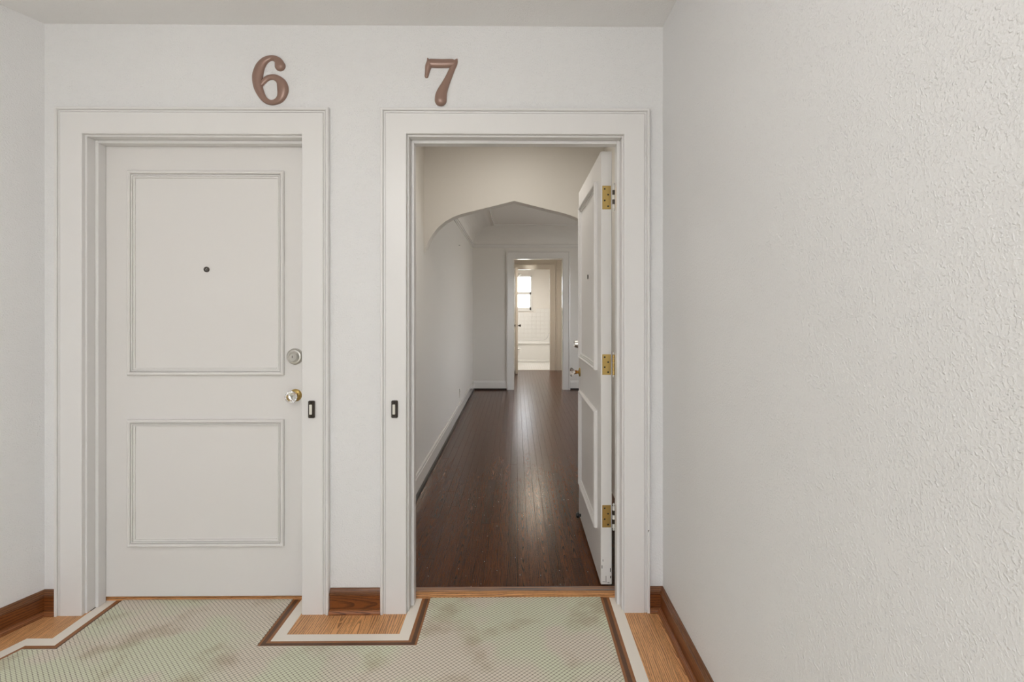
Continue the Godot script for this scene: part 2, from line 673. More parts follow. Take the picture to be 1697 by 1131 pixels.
	mat("paint_chip", Color(0.85, 0.83, 0.80), 0.6)
	var g := mat("cut_glass", Color(1, 1, 1, 0.02), 0.02)
	g.transparency = BaseMaterial3D.TRANSPARENCY_ALPHA
	g.refraction_enabled = true
	g.refraction_scale = 0.05
	var pane := mat("pane_glass", Color(1, 1, 1, 0.04), 0.02)
	pane.transparency = BaseMaterial3D.TRANSPARENCY_ALPHA


# ------------------------------------------------------------------ corridor
func corridor_shell() -> void:
	# wall with the two doors, cut for the openings
	var w := structure("wall_front", "off-white textured plaster wall holding both apartment doors")
	var st := new_st()
	slab_xy(st, PackedVector2Array([Vector2(-2.25, 0), Vector2(-1.885, 0), Vector2(-1.885, 2.09), Vector2(-0.905, 2.09), Vector2(-0.905, 0),
		Vector2(-0.495, 0), Vector2(-0.495, 2.09), Vector2(0.490, 2.09), Vector2(0.490, 0), Vector2(0.80, 0), Vector2(0.80, 2.85), Vector2(-2.25, 2.85)]), WALL_Z - 0.07, WALL_Z)
	obj("plaster", st, M.wall_paint, w)
	st = new_st()
	slab_xy(st, PackedVector2Array([Vector2(-2.25, 0), Vector2(-1.885, 0), Vector2(-1.885, 2.09), Vector2(-0.905, 2.09), Vector2(-0.905, 0),
		Vector2(-0.495, 0), Vector2(-0.495, 2.09), Vector2(0.490, 2.09), Vector2(0.490, 0), Vector2(0.80, 0), Vector2(0.80, 2.85), Vector2(-2.25, 2.85)]), WALL_BACK, WALL_Z - 0.07)
	obj("inner_plaster", st, M.apartment_paint, w)
	var r := structure("wall_right", "off-white trowelled plaster wall along the right of the corridor")
	st = new_st()
	box(st, Vector3(RIGHT_X, -0.02, WALL_Z), Vector3(RIGHT_X + 0.16, CEIL + 0.1, 3.3))
	obj("plaster", st, M.wall_paint, r)
	var l := structure("wall_left", "off-white plaster wall slanting away on the left")
	st = new_st()
	var c := LEFT_CORNER
	var far := c + SPLAY * 6.05
	var nrm := Vector2(-SPLAY.y, SPLAY.x)
	prism(st, PackedVector2Array([c - SPLAY * 0.0, far, far + nrm * 0.15, c + nrm * 0.15]), -0.02, CEIL + 0.1)
	obj("plaster", st, M.wall_paint, l)
	# wall behind the viewer with a large stair window
	var b := structure("wall_back", "off-white plaster wall behind the viewer with a stair window")
	var x0 := -1.50
	var x1 := 0.15
	var y0 := 0.45
	var y1 := 2.40
	st = new_st()
	box(st, Vector3(-4.1, -0.02, 3.2), Vector3(x0, CEIL + 0.1, 3.36))
	box(st, Vector3(x1, -0.02, 3.2), Vector3(0.80, CEIL + 0.1, 3.36))
	box(st, Vector3(x0, -0.02, 3.2), Vector3(x1, y0, 3.36))
	box(st, Vector3(x0, y1, 3.2), Vector3(x1, CEIL + 0.1, 3.36))
	obj("plaster", st, M.wall_paint, b)
	window("window_1", "tall stair window behind the viewer", Vector3(x0, y0, 3.28), x1 - x0, y1 - y0, 0.0)
	var cl := structure("ceiling", "off-white plaster corridor ceiling")
	st = new_st()
	box(st, Vector3(-4.2, CEIL, WALL_Z), Vector3(RIGHT_X + 0.16, CEIL + 0.12, 3.4))
	obj("plaster", st, M.ceiling_paint, cl)
	corridor_baseboards()


# a sash window in its own plane: x to the right, thickness 6 cm; turn is about y
func window(called: String, label: String, at: Vector3, w: float, h: float, turn: float) -> Node3D:
	var o := structure(called, label, at)
	o.rotation_degrees.y = turn
	var st := new_st()
	var f := 0.05
	cbox(st, Vector3(0, 0, -0.05), Vector3(f, h, 0.05), 0.004)
	cbox(st, Vector3(w - f, 0, -0.05), Vector3(w, h, 0.05), 0.004)
	cbox(st, Vector3(f, 0, -0.05), Vector3(w - f, f, 0.05), 0.004)
	cbox(st, Vector3(f, h - f, -0.05), Vector3(w - f, h, 0.05), 0.004)
	cbox(st, Vector3(f, h / 2 - 0.025, -0.04), Vector3(w - f, h / 2 + 0.025, 0.04), 0.004)
	obj("window_frame", st, M.window_paint, o)
	st = new_st()
	box(st, Vector3(f, f, -0.003), Vector3(w - f, h / 2 - 0.025, 0.003))
	obj("pane", st, M.pane_glass, o)
	st = new_st()
	box(st, Vector3(f, h / 2 + 0.025, -0.003), Vector3(w - f, h - f, 0.003))
	obj("pane", st, M.pane_glass, o)
	return o


# stained baseboard: board and shoe are two parts, p to q is the foot of the wall, n points into the corridor
func oak_base(parent: Node3D, p: Vector2, q: Vector2, n: Vector2, m0: float, m1: float, col: int) -> void:
	# m0, m1: how much longer (+) or shorter (-) the run gets per metre away from the wall, for mitres
	var along := (q - p).normalized()
	var length := (q - p).length()
	var u0 := n - along * m0
	var u1 := n + along * m1
	var board := [Vector2(0, 0), Vector2(0.012, 0), Vector2(0.012, 0.078), Vector2(0, 0.078)]
	var cap := [Vector2(0, 0.0785), Vector2(0.0155, 0.0785), Vector2(0.0180, 0.0815), Vector2(0.0175, 0.0870), Vector2(0.0120, 0.0895), Vector2(0.0105, 0.0960), Vector2(0.0075, 0.1030), Vector2(0.004, 0.1055), Vector2(0, 0.1055)]
	cap.reverse()
	board.reverse()
	var shoe := [Vector2(0.012, 0), Vector2(0.029, 0), Vector2(0.029, 0.006), Vector2(0.027, 0.012), Vector2(0.022, 0.017), Vector2(0.016, 0.020), Vector2(0.012, 0.020)]
	shoe.reverse()
	var o0 := Vector3(p.x, 0, p.y)
	var o1 := Vector3(q.x, 0, q.y)
	var a0 := [o0, Vector3(u0.x, 0, u0.y), Vector3.UP]
	var a1 := [o1, Vector3(u1.x, 0, u1.y), Vector3.UP]
	var cu := Vector2(col / 8.0 + 0.01, (col + 1) / 8.0 - 0.01)
	var st := new_st()
	extrude(st, board, a0, a1, cu, Vector2(0.05, 0.05 + length / 1.6))
	obj("board", st, M.baseboard_oak, parent)
	st = new_st()
	extrude(st, cap, a0, a1, Vector2(0.14, 0.24), Vector2(0.6, 0.6 + length / 1.6))
	obj("cap_moulding", st, M.cap_oak, parent)
	st = new_st()
	extrude(st, shoe, a0, a1, cu, Vector2(0.35, 0.35 + length / 1.6))
	obj("shoe_moulding", st, M.shoe_oak, parent)


func corridor_baseboards() -> void:
	var t45 := 1.0
	var f := structure("baseboard_front", "brown oak baseboard pieces along the wall with the doors")
	# short end at the left corner, piece between the casings, short end at the right corner
	oak_base(f, Vector2(LEFT_CORNER.x, WALL_Z), Vector2(-1.978, WALL_Z), Vector2(0, 1), 0.73, 0, 1)
	oak_base(f, Vector2(-0.806, WALL_Z), Vector2(-0.586, WALL_Z), Vector2(0, 1), 0, 0, 0)
	oak_base(f, Vector2(0.580, WALL_Z), Vector2(RIGHT_X, WALL_Z), Vector2(0, 1), 0, -t45, 4)
	var r := structure("baseboard_right", "brown oak baseboard with shoe moulding along the right wall")
	oak_base(r, Vector2(RIGHT_X, WALL_Z), Vector2(RIGHT_X, 3.2), Vector2(-1, 0), -t45, 0, 1)
	var l := structure("baseboard_left", "brown oak baseboard with shoe moulding along the slanting left wall")
	var far := LEFT_CORNER + SPLAY * 5.85
	oak_base(l, LEFT_CORNER, far, Vector2(SPLAY.y, -SPLAY.x), -0.73, 0, 4)


# floor plan to texture: one of the eight boards of the picture across lo..hi, the grain along z
func board_uv(lo: float, hi: float, col: int, v0: float) -> Transform2D:
	var k := 0.92 / (hi - lo) / 8.0
	return Transform2D(Vector2(k, 0), Vector2(0, 1 / 1.6), Vector2((col + 0.04) / 8.0 - lo * k, v0))


# mitred band along a path of floor points; offsets o0..o1 to the right-hand side of the walk (x right, z down on paper)
func band(parent: Node3D, called: String, path: Array, o0: float, o1: float, m: Material, y: float) -> void:
	var n := path.size()
	var offs := []
	for i in n:
		var d0: Vector2 = (path[i] - path[i - 1]).normalized() if i > 0 else Vector2.ZERO
		var d1: Vector2 = (path[i + 1] - path[i]).normalized() if i < n - 1 else d0
		if i == 0:
			d0 = d1
		var n0 := Vector2(-d0.y, d0.x)
		var n1 := Vector2(-d1.y, d1.x)
		var b := (n0 + n1).normalized()
		offs.append(b / b.dot(n0))
	for i in n - 1:
		var poly := PackedVector2Array([path[i] + offs[i] * o0, path[i + 1] + offs[i + 1] * o0, path[i + 1] + offs[i + 1] * o1, path[i] + offs[i] * o1])
		var st := new_st()
		var d: Vector2 = (path[i + 1] - path[i]).normalized()
		var nn := Vector2(-d.y, d.x)
		var p0: Vector2 = path[i]
		var k := 0.1 / (o1 - o0)
		var off := Vector2(1.1 / 8.0 - (p0.dot(nn) + o0) * k, i * 0.3 - p0.dot(d) / 1.2)
		var uvf := Transform2D(Vector2(nn.x * k, d.x / 1.2), Vector2(nn.y * k, d.y / 1.2), off)
		prism(st, poly, -0.012, y, uvf)
		obj(called, st, m, parent)


func corridor_floor() -> void:
	var f := structure("floor", "brown oak border floor of the corridor with inlaid white maple lines")
	var st := new_st()
	box(st, Vector3(-4.2, -0.15, -2.60), Vector3(0.80, -0.012, 3.4))
	obj("slab", st, M.sub_floor, f)
	# oak boards of the border
	var col := 0
	for k in 3:
		var a := 0.455 + k * 0.0625
		var cuts := [-2.44, -1.93 + k * 0.16, -0.6 - 0.3 * k, 0.9 + 0.2 * k, 3.2]
		for c in 4:
			st = new_st()
			col = [1, 4, 7, 4, 0, 1][(k * 2 + c) % 6]
			prism(st, PackedVector2Array([Vector2(a, cuts[c]), Vector2(a + 0.062, cuts[c]), Vector2(a + 0.062, cuts[c + 1] - 0.0008), Vector2(a, cuts[c + 1] - 0.0008)]), -0.012, 0.0, board_uv(a, a + 0.062, col, c * 0.37 + k * 0.21))
			obj("plank", st, M.corridor_oak, f)
	for k in 6:
		var a := -0.940 + k * 0.0805
		st = new_st()
		prism(st, PackedVector2Array([Vector2(a, -2.44), Vector2(a + 0.080, -2.44), Vector2(a + 0.080, -2.250), Vector2(a, -2.250)]), -0.012, 0.0, board_uv(a, a + 0.08, [2, 5, 0, 3, 7, 1][k], k * 0.23))
		obj("plank", st, M.corridor_oak, f)
	# left border: boards run towards the viewer and are cut by the slanting wall
	var region := PackedVector2Array([Vector2(-1.840, -2.44), Vector2(-1.840, -2.233), Vector2(-1.953, -2.233), Vector2(-1.953, -2.233) + SPLAY * 5.6, LEFT_CORNER + SPLAY * 5.6, LEFT_CORNER + Vector2(0, -0.02)])
	for k in 28:
		var a := -1.840 - (k + 1) * 0.0700
		var rect := PackedVector2Array([Vector2(a, -2.5), Vector2(a + 0.0695, -2.5), Vector2(a + 0.0695, 3.3), Vector2(a, 3.3)])
		for piece in Geometry2D.intersect_polygons(rect, region):
			st = new_st()
			prism(st, piece, -0.012, 0.0, board_uv(a, a + 0.07, [4, 1, 7, 0][k % 4], k * 0.31))
			obj("plank", st, M.corridor_oak, f)
	# inlay lines: white maple, brown, dark walnut, brown
	var right := [Vector2(0.469, -2.527), Vector2(0.466, 3.15)]
	var nib := [Vector2(-0.472, -2.527), Vector2(-0.472, -2.252), Vector2(-0.927, -2.252), Vector2(-0.927, -2.527)]
	var far := Vector2(-1.952, -2.235) + SPLAY * 5.55
	var left := [far, Vector2(-1.952, -2.235), Vector2(-1.851, -2.235), Vector2(-1.851, -2.527)]
	left.reverse()
	var bands := [["maple_strip", 0.0, 0.045, "white_maple", 0.0006], ["brown_strip", 0.045, 0.058, "brown_strip", 0.0004], ["walnut_strip", 0.058, 0.074, "walnut_strip", 0.0005], ["brown_strip", 0.074, 0.085, "brown_strip", 0.0004]]
	for b in bands:
		band(f, b[0], right, b[1], b[2], M[b[3]], b[4])
		band(f, b[0], nib, -b[2], -b[1], M[b[3]], b[4])
	var lb := [["maple_strip", 0.0, 0.048, "white_maple", 0.0006], ["brown_strip", 0.048, 0.066, "brown_strip", 0.0004], ["walnut_strip", 0.066, 0.081, "walnut_strip", 0.0005]]
	for b in lb:
		band(f, b[0], left, -b[2], -b[1], M[b[3]], b[4])
	# carpet
	var cl := thing("carpet", "sage green corridor carpet with a diagonal lattice of brown knots and stains", "carpet")
	var e := Vector2(-1.904, -2.158)
	var poly := PackedVector2Array([Vector2(0.383, -2.526), Vector2(0.380, 3.1), e + SPLAY * 5.5, e, Vector2(-1.772, -2.158), Vector2(-1.772, -2.522), Vector2(-1.010, -2.522), Vector2(-1.010, -2.168), Vector2(-0.388, -2.168), Vector2(-0.388, -2.526)])
	st = new_st()
	prism(st, poly, -0.012, 0.005, Transform2D(Vector2(1 / CARPET_W, 0), Vector2(0, 1 / CARPET_D), Vector2(0.8, 2.0)))
	obj("pile", st, M.sage_carpet, cl)


# ------------------------------------------------------------------ apartment
func arch_curve() -> Array:
	return [Vector2(-0.712, 1.735), Vector2(-0.703, 1.785), Vector2(-0.680, 1.843), Vector2(-0.645, 1.903), Vector2(-0.600, 1.957), Vector2(-0.548, 2.000), Vector2(-0.492, 2.032), Vector2(-0.440, 2.052), Vector2(-0.392, 2.066), Vector2(-0.200, 2.113), Vector2(-0.016, 2.160)]


func apartment_shell() -> void:
	var st := new_st()
	var w := structure("wall_hall_left", "plain white wall along the left of the apartment hall")
	box(st, Vector3(HALL_X - 0.12, -0.02, END_Z - 0.12), Vector3(HALL_X, 2.9, WALL_BACK))
	obj("plaster", st, M.apartment_paint, w)
	w = structure("wall_vestibule_right", "white vestibule wall behind the open door")
	st = new_st()
	box(st, Vector3(0.685, -0.02, ARCH_Z), Vector3(0.80, 2.9, WALL_BACK))
	obj("plaster", st, M.apartment_paint, w)
	var cl := structure("ceiling_vestibule", "white ceiling over the vestibule")
	st = new_st()
	box(st, Vector3(HALL_X - 0.1, 2.75, ARCH_Z - 0.12), Vector3(0.80, 2.9, WALL_BACK))
	obj("plaster", st, M.apartment_paint, cl)
	# pointed arch
	w = structure("wall_arch", "white wall with a flattened pointed archway")
	var poly := PackedVector2Array()
	var c := arch_curve()
	for p in c:
		poly.append(p)
	for i in range(c.size() - 2, -1, -1):
		poly.append(Vector2(-0.028 - c[i].x, c[i].y))
	poly.append_array([Vector2(0.685, 1.7), Vector2(0.685, -0.02), Vector2(2.75, -0.02), Vector2(2.75, 2.9), Vector2(HALL_X - 0.002, 2.9)])
	st = new_st()
	slab_xy(st, poly, ARCH_Z - 0.12, ARCH_Z)
	obj("plaster", st, M.apartment_paint, w)
	# the room beyond
	var rx := 2.6
	w = structure("wall_room_right", "white wall of the living room with a window")
	var wz0 := -7.9
	var wz1 := -5.5
	st = new_st()
	box(st, Vector3(rx, -0.02, END_Z - 0.12), Vector3(rx + 0.15, 2.9, wz0))
	box(st, Vector3(rx, -0.02, wz1), Vector3(rx + 0.15, 2.9, ARCH_Z - 0.12))
	box(st, Vector3(rx, -0.02, wz0), Vector3(rx + 0.15, 0.75, wz1))
	box(st, Vector3(rx, 2.15, wz0), Vector3(rx + 0.15, 2.9, wz1))
	obj("plaster", st, M.apartment_paint, w)
	window("window_2", "living room window out of sight on the right", Vector3(rx + 0.08, 0.75, wz1), wz1 - wz0, 1.40, 90)
	w = structure("wall_end", "white end wall of the room with a cased doorway")
	st = new_st()
	slab_xy(st, PackedVector2Array([Vector2(HALL_X, -0.02), Vector2(-0.055, -0.02), Vector2(-0.055, 2.185), Vector2(0.785, 2.185), Vector2(0.785, -0.02), Vector2(2.75, -0.02), Vector2(2.75, 2.9), Vector2(HALL_X, 2.9)]), END_Z - 0.12, END_Z)
	obj("plaster", st, M.apartment_paint, w)
	cl = structure("ceiling_room", "coved white ceiling of the room with a thin frame moulding")
	st = new_st()
	box(st, Vector3(HALL_X, 2.672, END_Z), Vector3(rx, 2.9, ARCH_Z - 0.12))
	obj("plaster", st, M.apartment_paint, cl)
	var loop := [Vector2(HALL_X, ARCH_Z - 0.12), Vector2(HALL_X, END_Z), Vector2(rx, END_Z), Vector2(rx, ARCH_Z - 0.12)]
	var inw := [Vector2(1, -1), Vector2(1, 1), Vector2(-1, 1), Vector2(-1, -1)]
	var cove := []
	for i in 13:
		var a := i / 12.0 * PI / 2
		cove.append(Vector2(0.352 * (1 - cos(a)), 2.405 + 0.267 * sin(a)))
	cove.append(Vector2(0.0, 2.672))
	cove.reverse()
	var bead := [Vector2(0.345, 2.672), Vector2(0.345, 2.662), Vector2(0.350, 2.657), Vector2(0.364, 2.657), Vector2(0.369, 2.662), Vector2(0.369, 2.672)]
	var rail := [Vector2(0, 2.343), Vector2(0.010, 2.343), Vector2(0.014, 2.350), Vector2(0.014, 2.378), Vector2(0.020, 2.385), Vector2(0.020, 2.398), Vector2(0.012, 2.405), Vector2(0, 2.405)]
	rail.reverse()
	for i in 4:
		var j := (i + 1) % 4
		var s0 := [Vector3(loop[i].x, 0, loop[i].y), Vector3(inw[i].x, 0, inw[i].y), Vector3.UP]
		var s1 := [Vector3(loop[j].x, 0, loop[j].y), Vector3(inw[j].x, 0, inw[j].y), Vector3.UP]
		st = new_st()
		extrude(st, cove, s0, s1, Vector2(0, 1), Vector2(0, 1), false, false)
		obj("cove", st, M.apartment_paint, cl)
		st = new_st()
		extrude(st, bead, s0, s1, Vector2(0, 1), Vector2(0, 1), false, false)
		obj("ceiling_bead", st, M.apartment_trim_paint, cl)
		st = new_st()
		extrude(st, rail, s0, s1, Vector2(0, 1), Vector2(0, 1), false, false)
		obj("picture_rail", st, M.apartment_trim_paint, cl)
	# white baseboards with a dark shoe
	var bl := structure("baseboard_hall_left", "tall white baseboard with dark shoe along the hall")
	white_base(bl, Vector3(HALL_X, 0, WALL_BACK), Vector3(HALL_X, 0, END_Z), Vector3(1, 0, 0))
	var be := structure("baseboard_end", "white baseboard with dark shoe on the end wall")
	white_base(be, Vector3(HALL_X, 0, END_Z), Vector3(-0.155, 0, END_Z), Vector3(0, 0, 1))
	white_base(be, Vector3(0.893, 0, END_Z), Vector3(rx, 0, END_Z), Vector3(0, 0, 1))
	# back hallway
	var h := structure("wall_hallway", "white walls of the short back hallway")
	st = new_st()
	box(st, Vector3(-0.50, -0.02, BATH_Z), Vector3(-0.38, 2.6, END_Z - 0.12))
	obj("side_plaster", st, M.apartment_paint, h)
	st = new_st()
	box(st, Vector3(1.45, -0.02, BATH_Z), Vector3(1.57, 2.6, END_Z - 0.12))
	obj("side_plaster", st, M.apartment_paint, h)
	st = new_st()
	slab_xy(st, PackedVector2Array([Vector2(-0.75, -0.02), Vector2(-0.10, -0.02), Vector2(-0.10, 2.225), Vector2(0.755, 2.225), Vector2(0.755, -0.02), Vector2(1.57, -0.02), Vector2(1.57, 2.6), Vector2(-0.75, 2.6)]), BATH_Z - 0.10, BATH_Z)
	obj("end_plaster", st, M.apartment_paint, h)
	cl = structure("ceiling_hallway", "low white ceiling of the back hallway")
	st = new_st()
	box(st, Vector3(-0.50, 2.45, BATH_Z), Vector3(1.57, 2.6, END_Z - 0.12))
	obj("plaster", st, M.apartment_paint, cl)


func white_base(parent: Node3D, p: Vector3, q: Vector3, n: Vector3) -> void:
	var board := [Vector2(0, 0.150), Vector2(0.006, 0.150), Vector2(0.010, 0.144), Vector2(0.012, 0.130), Vector2(0.016, 0.126), Vector2(0.016, 0.02), Vector2(0, 0.02)]
	var shoe := [Vector2(0, 0.028), Vector2(0.018, 0.028), Vector2(0.026, 0.022), Vector2(0.032, 0.010), Vector2(0.032, 0.0), Vector2(0, 0.0)]
	var s0 := [p, n, Vector3.UP]
	var s1 := [q, n, Vector3.UP]
	var st := new_st()
	extrude(st, board, s0, s1)
	obj("board", st, M.apartment_trim_paint, parent)
	st = new_st()
	extrude(st, shoe, s0, s1)
	obj("shoe_moulding", st, M.dark_shoe, parent)


func plank_mesh(w: float, length: float, col: int, v0: float) -> SurfaceTool:
	# top with small bevels, lying along z from 0 to -length, x from 0 to w
	var st := new_st()
	var b := 0.0009
	var x := [0.0, b, w - b, w]
	var z := [0.0, -b, -length + b, -length]
	for i in 3:
		for k in 3:
			var p := []
			var t := []
			for c in [[i, k], [i + 1, k], [i + 1, k + 1], [i, k + 1]]:
				var top: bool = (c[0] == 1 or c[0] == 2) and (c[1] == 1 or c[1] == 2)
				p.append(Vector3(x[c[0]], 0.0 if top else -b, z[c[1]]))
				t.append(Vector2((col + 0.03 + 0.94 * x[c[0]] / w) / 8.0, v0 - z[c[1]] / 1.75))
			quad(st, p[0], p[1], p[2], p[3], Vector3.UP, t[0], t[1], t[2], t[3])
	return st


func apartment_floor() -> void:
	var f := structure("floor_apartment", "glossy dark brown oak strip floor of the apartment")
	var st := new_st()
	box(st, Vector3(-0.85, -0.15, BATH_Z), Vector3(2.75, -0.008, -2.60))
	obj("slab", st, M.sub_floor, f)
	var w := 0.0555
	var r := RandomNumberGenerator.new()
	r.seed = 11
	for k in 37:
		var x := HALL_X + k * w
		var z := -2.575 + r.randf_range(0.0, 1.1)
		var last := END_Z - 0.06
		if x > -0.40 and x < 1.40:
			last = BATH_Z
		while z > last:
			var length := r.randf_range(0.75, 1.9)
			var a := minf(z, -2.575)
			var b := maxf(z - length, last)
			if a - b > 0.03:
				var s := plank_mesh(w - 0.0004, a - b - 0.0004, r.randi_range(0, 7), r.randf())
				var o := obj("plank", s, M.dark_oak, f)
				o.position = Vector3(x, 0.004 + r.randf_range(-0.0002, 0.0002), a)
			z -= length
	# thresholds
	var t := structure("trim_5", "worn oak threshold under the open doorway")
	st = new_st()
	extrude(st, [Vector2(-2.588, 0.006), Vector2(-2.588, 0.019), Vector2(-2.550, 0.020), Vector2(-2.531, 0.018), Vector2(-2.527, 0.014), Vector2(-2.527, -0.012)],
		[Vector3(-0.467, 0, 0), Vector3(0, 0, 1), Vector3.UP], [Vector3(0.462, 0, 0), Vector3(0, 0, 1), Vector3.UP], Vector2(0.5, 0.622), Vector2(0.1, 0.75))
	obj("sill_board", st, M.threshold_oak, t)
	st = new_st()
	extrude(st, [Vector2(-2.590, 0.006), Vector2(-2.590, 0.0215), Vector2(-2.588, 0.0225), Vector2(-2.556, 0.0225), Vector2(-2.553, 0.0195)],
		[Vector3(-0.467, 0, 0), Vector3(0, 0, 1), Vector3.UP], [Vector3(0.462, 0, 0), Vector3(0, 0, 1), Vector3.UP], Vector2(0.1, 0.9), Vector2(0, 1), false, false)
	obj("worn_cap", st, M.worn_walnut, t)
	t = structure("trim_6", "oak threshold under the closed door")
	st = new_st()
	extrude(st, [Vector2(-2.570, -0.012), Vector2(-2.570, 0.018), Vector2(-2.531, 0.018), Vector2(-2.5235, 0.013), Vector2(-2.5235, -0.012)],
		[Vector3(-1.856, 0, 0), Vector3(0, 0, 1), Vector3.UP], [Vector3(-0.93, 0, 0), Vector3(0, 0, 1), Vector3.UP], Vector2(0.5, 0.622), Vector2(0.4, 0.95))
	obj("sill_board", st, M.threshold_oak, t)


# ------------------------------------------------------------------ door casings and jambs
# casing of two legs and a head with mitred corners; x0, x1, y1 are the inner edges, w the width, on the face z
func casing(parent: Node3D, x0: float, x1: float, y1: float, w: float, z: float, m: Material, fancy := true) -> void:
	var prof: Array
	if fancy:
		prof = [Vector2(w, 0), Vector2(w, 0.022), Vector2(w - 0.003, 0.0265), Vector2(w - 0.010, 0.0265), Vector2(w - 0.0130, 0.0225), Vector2(w - 0.0135, 0.0165), Vector2(w - 0.0155, 0.0165), Vector2(w - 0.0160, 0.0200), Vector2(w - 0.0210, 0.0195), Vector2(w - 0.0215, 0.0155), Vector2(w - 0.0235, 0.0155), Vector2(w - 0.0240, 0.0210), Vector2(0.0025, 0.0210), Vector2(0, 0.0190), Vector2(0, 0)]
	else:
		prof = [Vector2(w, 0), Vector2(w, 0.024), Vector2(w - 0.014, 0.028), Vector2(w - 0.022, 0.022), Vector2(w - 0.024, 0.018), Vector2(0.003, 0.018), Vector2(0, 0.015), Vector2(0, 0)]
	var rev := prof.duplicate()
	var out := Vector3(0, 0, 1)
	var st := new_st()
	extrude(st, rev, [Vector3(x0, 0, z), Vector3(-1, 0, 0), out], [Vector3(x0, y1, z), Vector3(-1, 1, 0), out])
	obj("casing_leg", st, m, parent)
	st = new_st()
	extrude(st, rev, [Vector3(x1, 0, z), Vector3(1, 0, 0), out], [Vector3(x1, y1, z), Vector3(1, 1, 0), out])
	obj("casing_leg", st, m, parent)
	st = new_st()
	extrude(st, rev, [Vector3(x0, y1, z), Vector3(-1, 1, 0), out], [Vector3(x1, y1, z), Vector3(1, 1, 0), out])
	obj("casing_head", st, m, parent)


func jamb(parent: Node3D, x0: float, x1: float, y1: float, za: float, zb: float, t: float, m: Material) -> void:
	# side boards and head board lining an opening; x0, x1, y1 are their visible faces
	var st := new_st()
	cbox(st, Vector3(x0 - t, 0.0, zb), Vector3(x0, y1 + t, za), 0.0012)
	obj("jamb", st, m, parent)
	st = new_st()
	cbox(st, Vector3(x1, 0.0, zb), Vector3(x1 + t, y1 + t, za), 0.0012)
	obj("jamb", st, m, parent)
	st = new_st()
	cbox(st, Vector3(x0, y1, zb), Vector3(x1, y1 + t, za), 0.0012)
	obj("head_jamb", st, m, parent)


func stops(parent: Node3D, x0: float, x1: float, y1: float, za: float, zb: float, t: float, m: Material) -> void:
	var st := new_st()
	cbox(st, Vector3(x0, 0.0, zb), Vector3(x0 + t, y1, za), 0.002)
	obj("door_stop_strip", st, m, parent)
	st = new_st()
	cbox(st, Vector3(x1 - t, 0.0, zb), Vector3(x1, y1, za), 0.002)
	obj("door_stop_strip", st, m, parent)
	st = new_st()
	cbox(st, Vector3(x0 + t, y1 - t, zb), Vector3(x1 - t, y1, za), 0.002)
	obj("door_stop_strip", st, m, parent)


func door_trims() -> void:
	var t := structure("trim_1", "off-white moulded casing around the closed door on the left")
	casing(t, -1.863, -0.923, 2.070, 0.1155, WALL_Z, M.trim_paint)
	jamb(t, -1.856, -0.930, 2.062, WALL_Z, WALL_BACK - 0.005, 0.024, M.trim_paint)
	stops(t, -1.856, -0.930, 2.062, -2.466, -2.514, 0.014, M.trim_paint)
	t = structure("trim_2", "off-white moulded casing around the open doorway")
	casing(t, -0.474, 0.468, 2.074, 0.112, WALL_Z, M.trim_paint)
	jamb(t, -0.467, 0.462, 2.066, WALL_Z, WALL_BACK - 0.005, 0.024, M.trim_paint)
	stops(t, -0.467, 0.462, 2.066, -2.466, -2.514, 0.0145, M.trim_paint)
	var nick := new_st()
	box(nick, Vector3(0.5700, 0.352, WALL_Z + 0.0255), Vector3(0.5722, 0.360, WALL_Z + 0.0270))
	box(nick, Vector3(0.5722, 0.3575, WALL_Z + 0.0255), Vector3(0.5750, 0.360, WALL_Z + 0.0270))
	obj("chipped_paint", nick, M.bell_bronze, t)
	t = structure("trim_3", "white casing around the doorway at the end of the room")
	casing(t, -0.040, 0.770, 2.168, 0.118, END_Z, M.apartment_trim_paint, false)
	jamb(t, -0.033, 0.763, 2.160, END_Z, END_Z - 0.12, 0.022, M.apartment_trim_paint)
	t = structure("trim_4", "white casing around the bathroom doorway")
	casing(t, -0.085, 0.742, 2.212, 0.118, BATH_Z, M.apartment_trim_paint, false)
	jamb(t, -0.078, 0.735, 2.205, BATH_Z, BATH_Z - 0.10, 0.022, M.apartment_trim_paint)
	# neighbouring closed closet door, a narrow slice of its casing shows
	t = structure("trim_7", "white casing beside the bathroom doorway")
	casing(t, 0.992, 1.40, 2.30, 0.118, BATH_Z, M.apartment_trim_paint, false)


# ------------------------------------------------------------------ doors
# A painted two-panel leaf in its own frame: face towards +z, x from 0 to w, thickness back to -t.
func panel_frame(st: SurfaceTool, x0: float, y0: float, x1: float, y1: float) -> void:
	var prof := [Vector2(0, 0), Vector2(0, 0.011), Vector2(0.002, 0.0155), Vector2(0.006, 0.018), Vector2(0.011, 0.0175), Vector2(0.0145, 0.014), Vector2(0.0155, 0.010), Vector2(0.0160, 0.0045), Vector2(0.0178, 0.0045), Vector2(0.0182, 0.0105), Vector2(0.0225, 0.0100), Vector2(0.0230, 0.0035), Vector2(0.0248, 0.0035), Vector2(0.0252, 0.0070), Vector2(0.0310, 0.0060), Vector2(0.0325, 0.0)]
	var rev := prof
	var o := Vector3(0, 0, 1)
	var c := [Vector3(x0, y0, 0), Vector3(x1, y0, 0), Vector3(x1, y1, 0), Vector3(x0, y1, 0)]
	var d := [Vector3(1, 1, 0), Vector3(-1, 1, 0), Vector3(-1, -1, 0), Vector3(1, -1, 0)]
	for i in 4:
		var j := (i + 1) % 4
		extrude(st, rev, [c[i], d[i], o], [c[j], d[j], o], Vector2(0, 1), Vector2(0, 1), false, false)


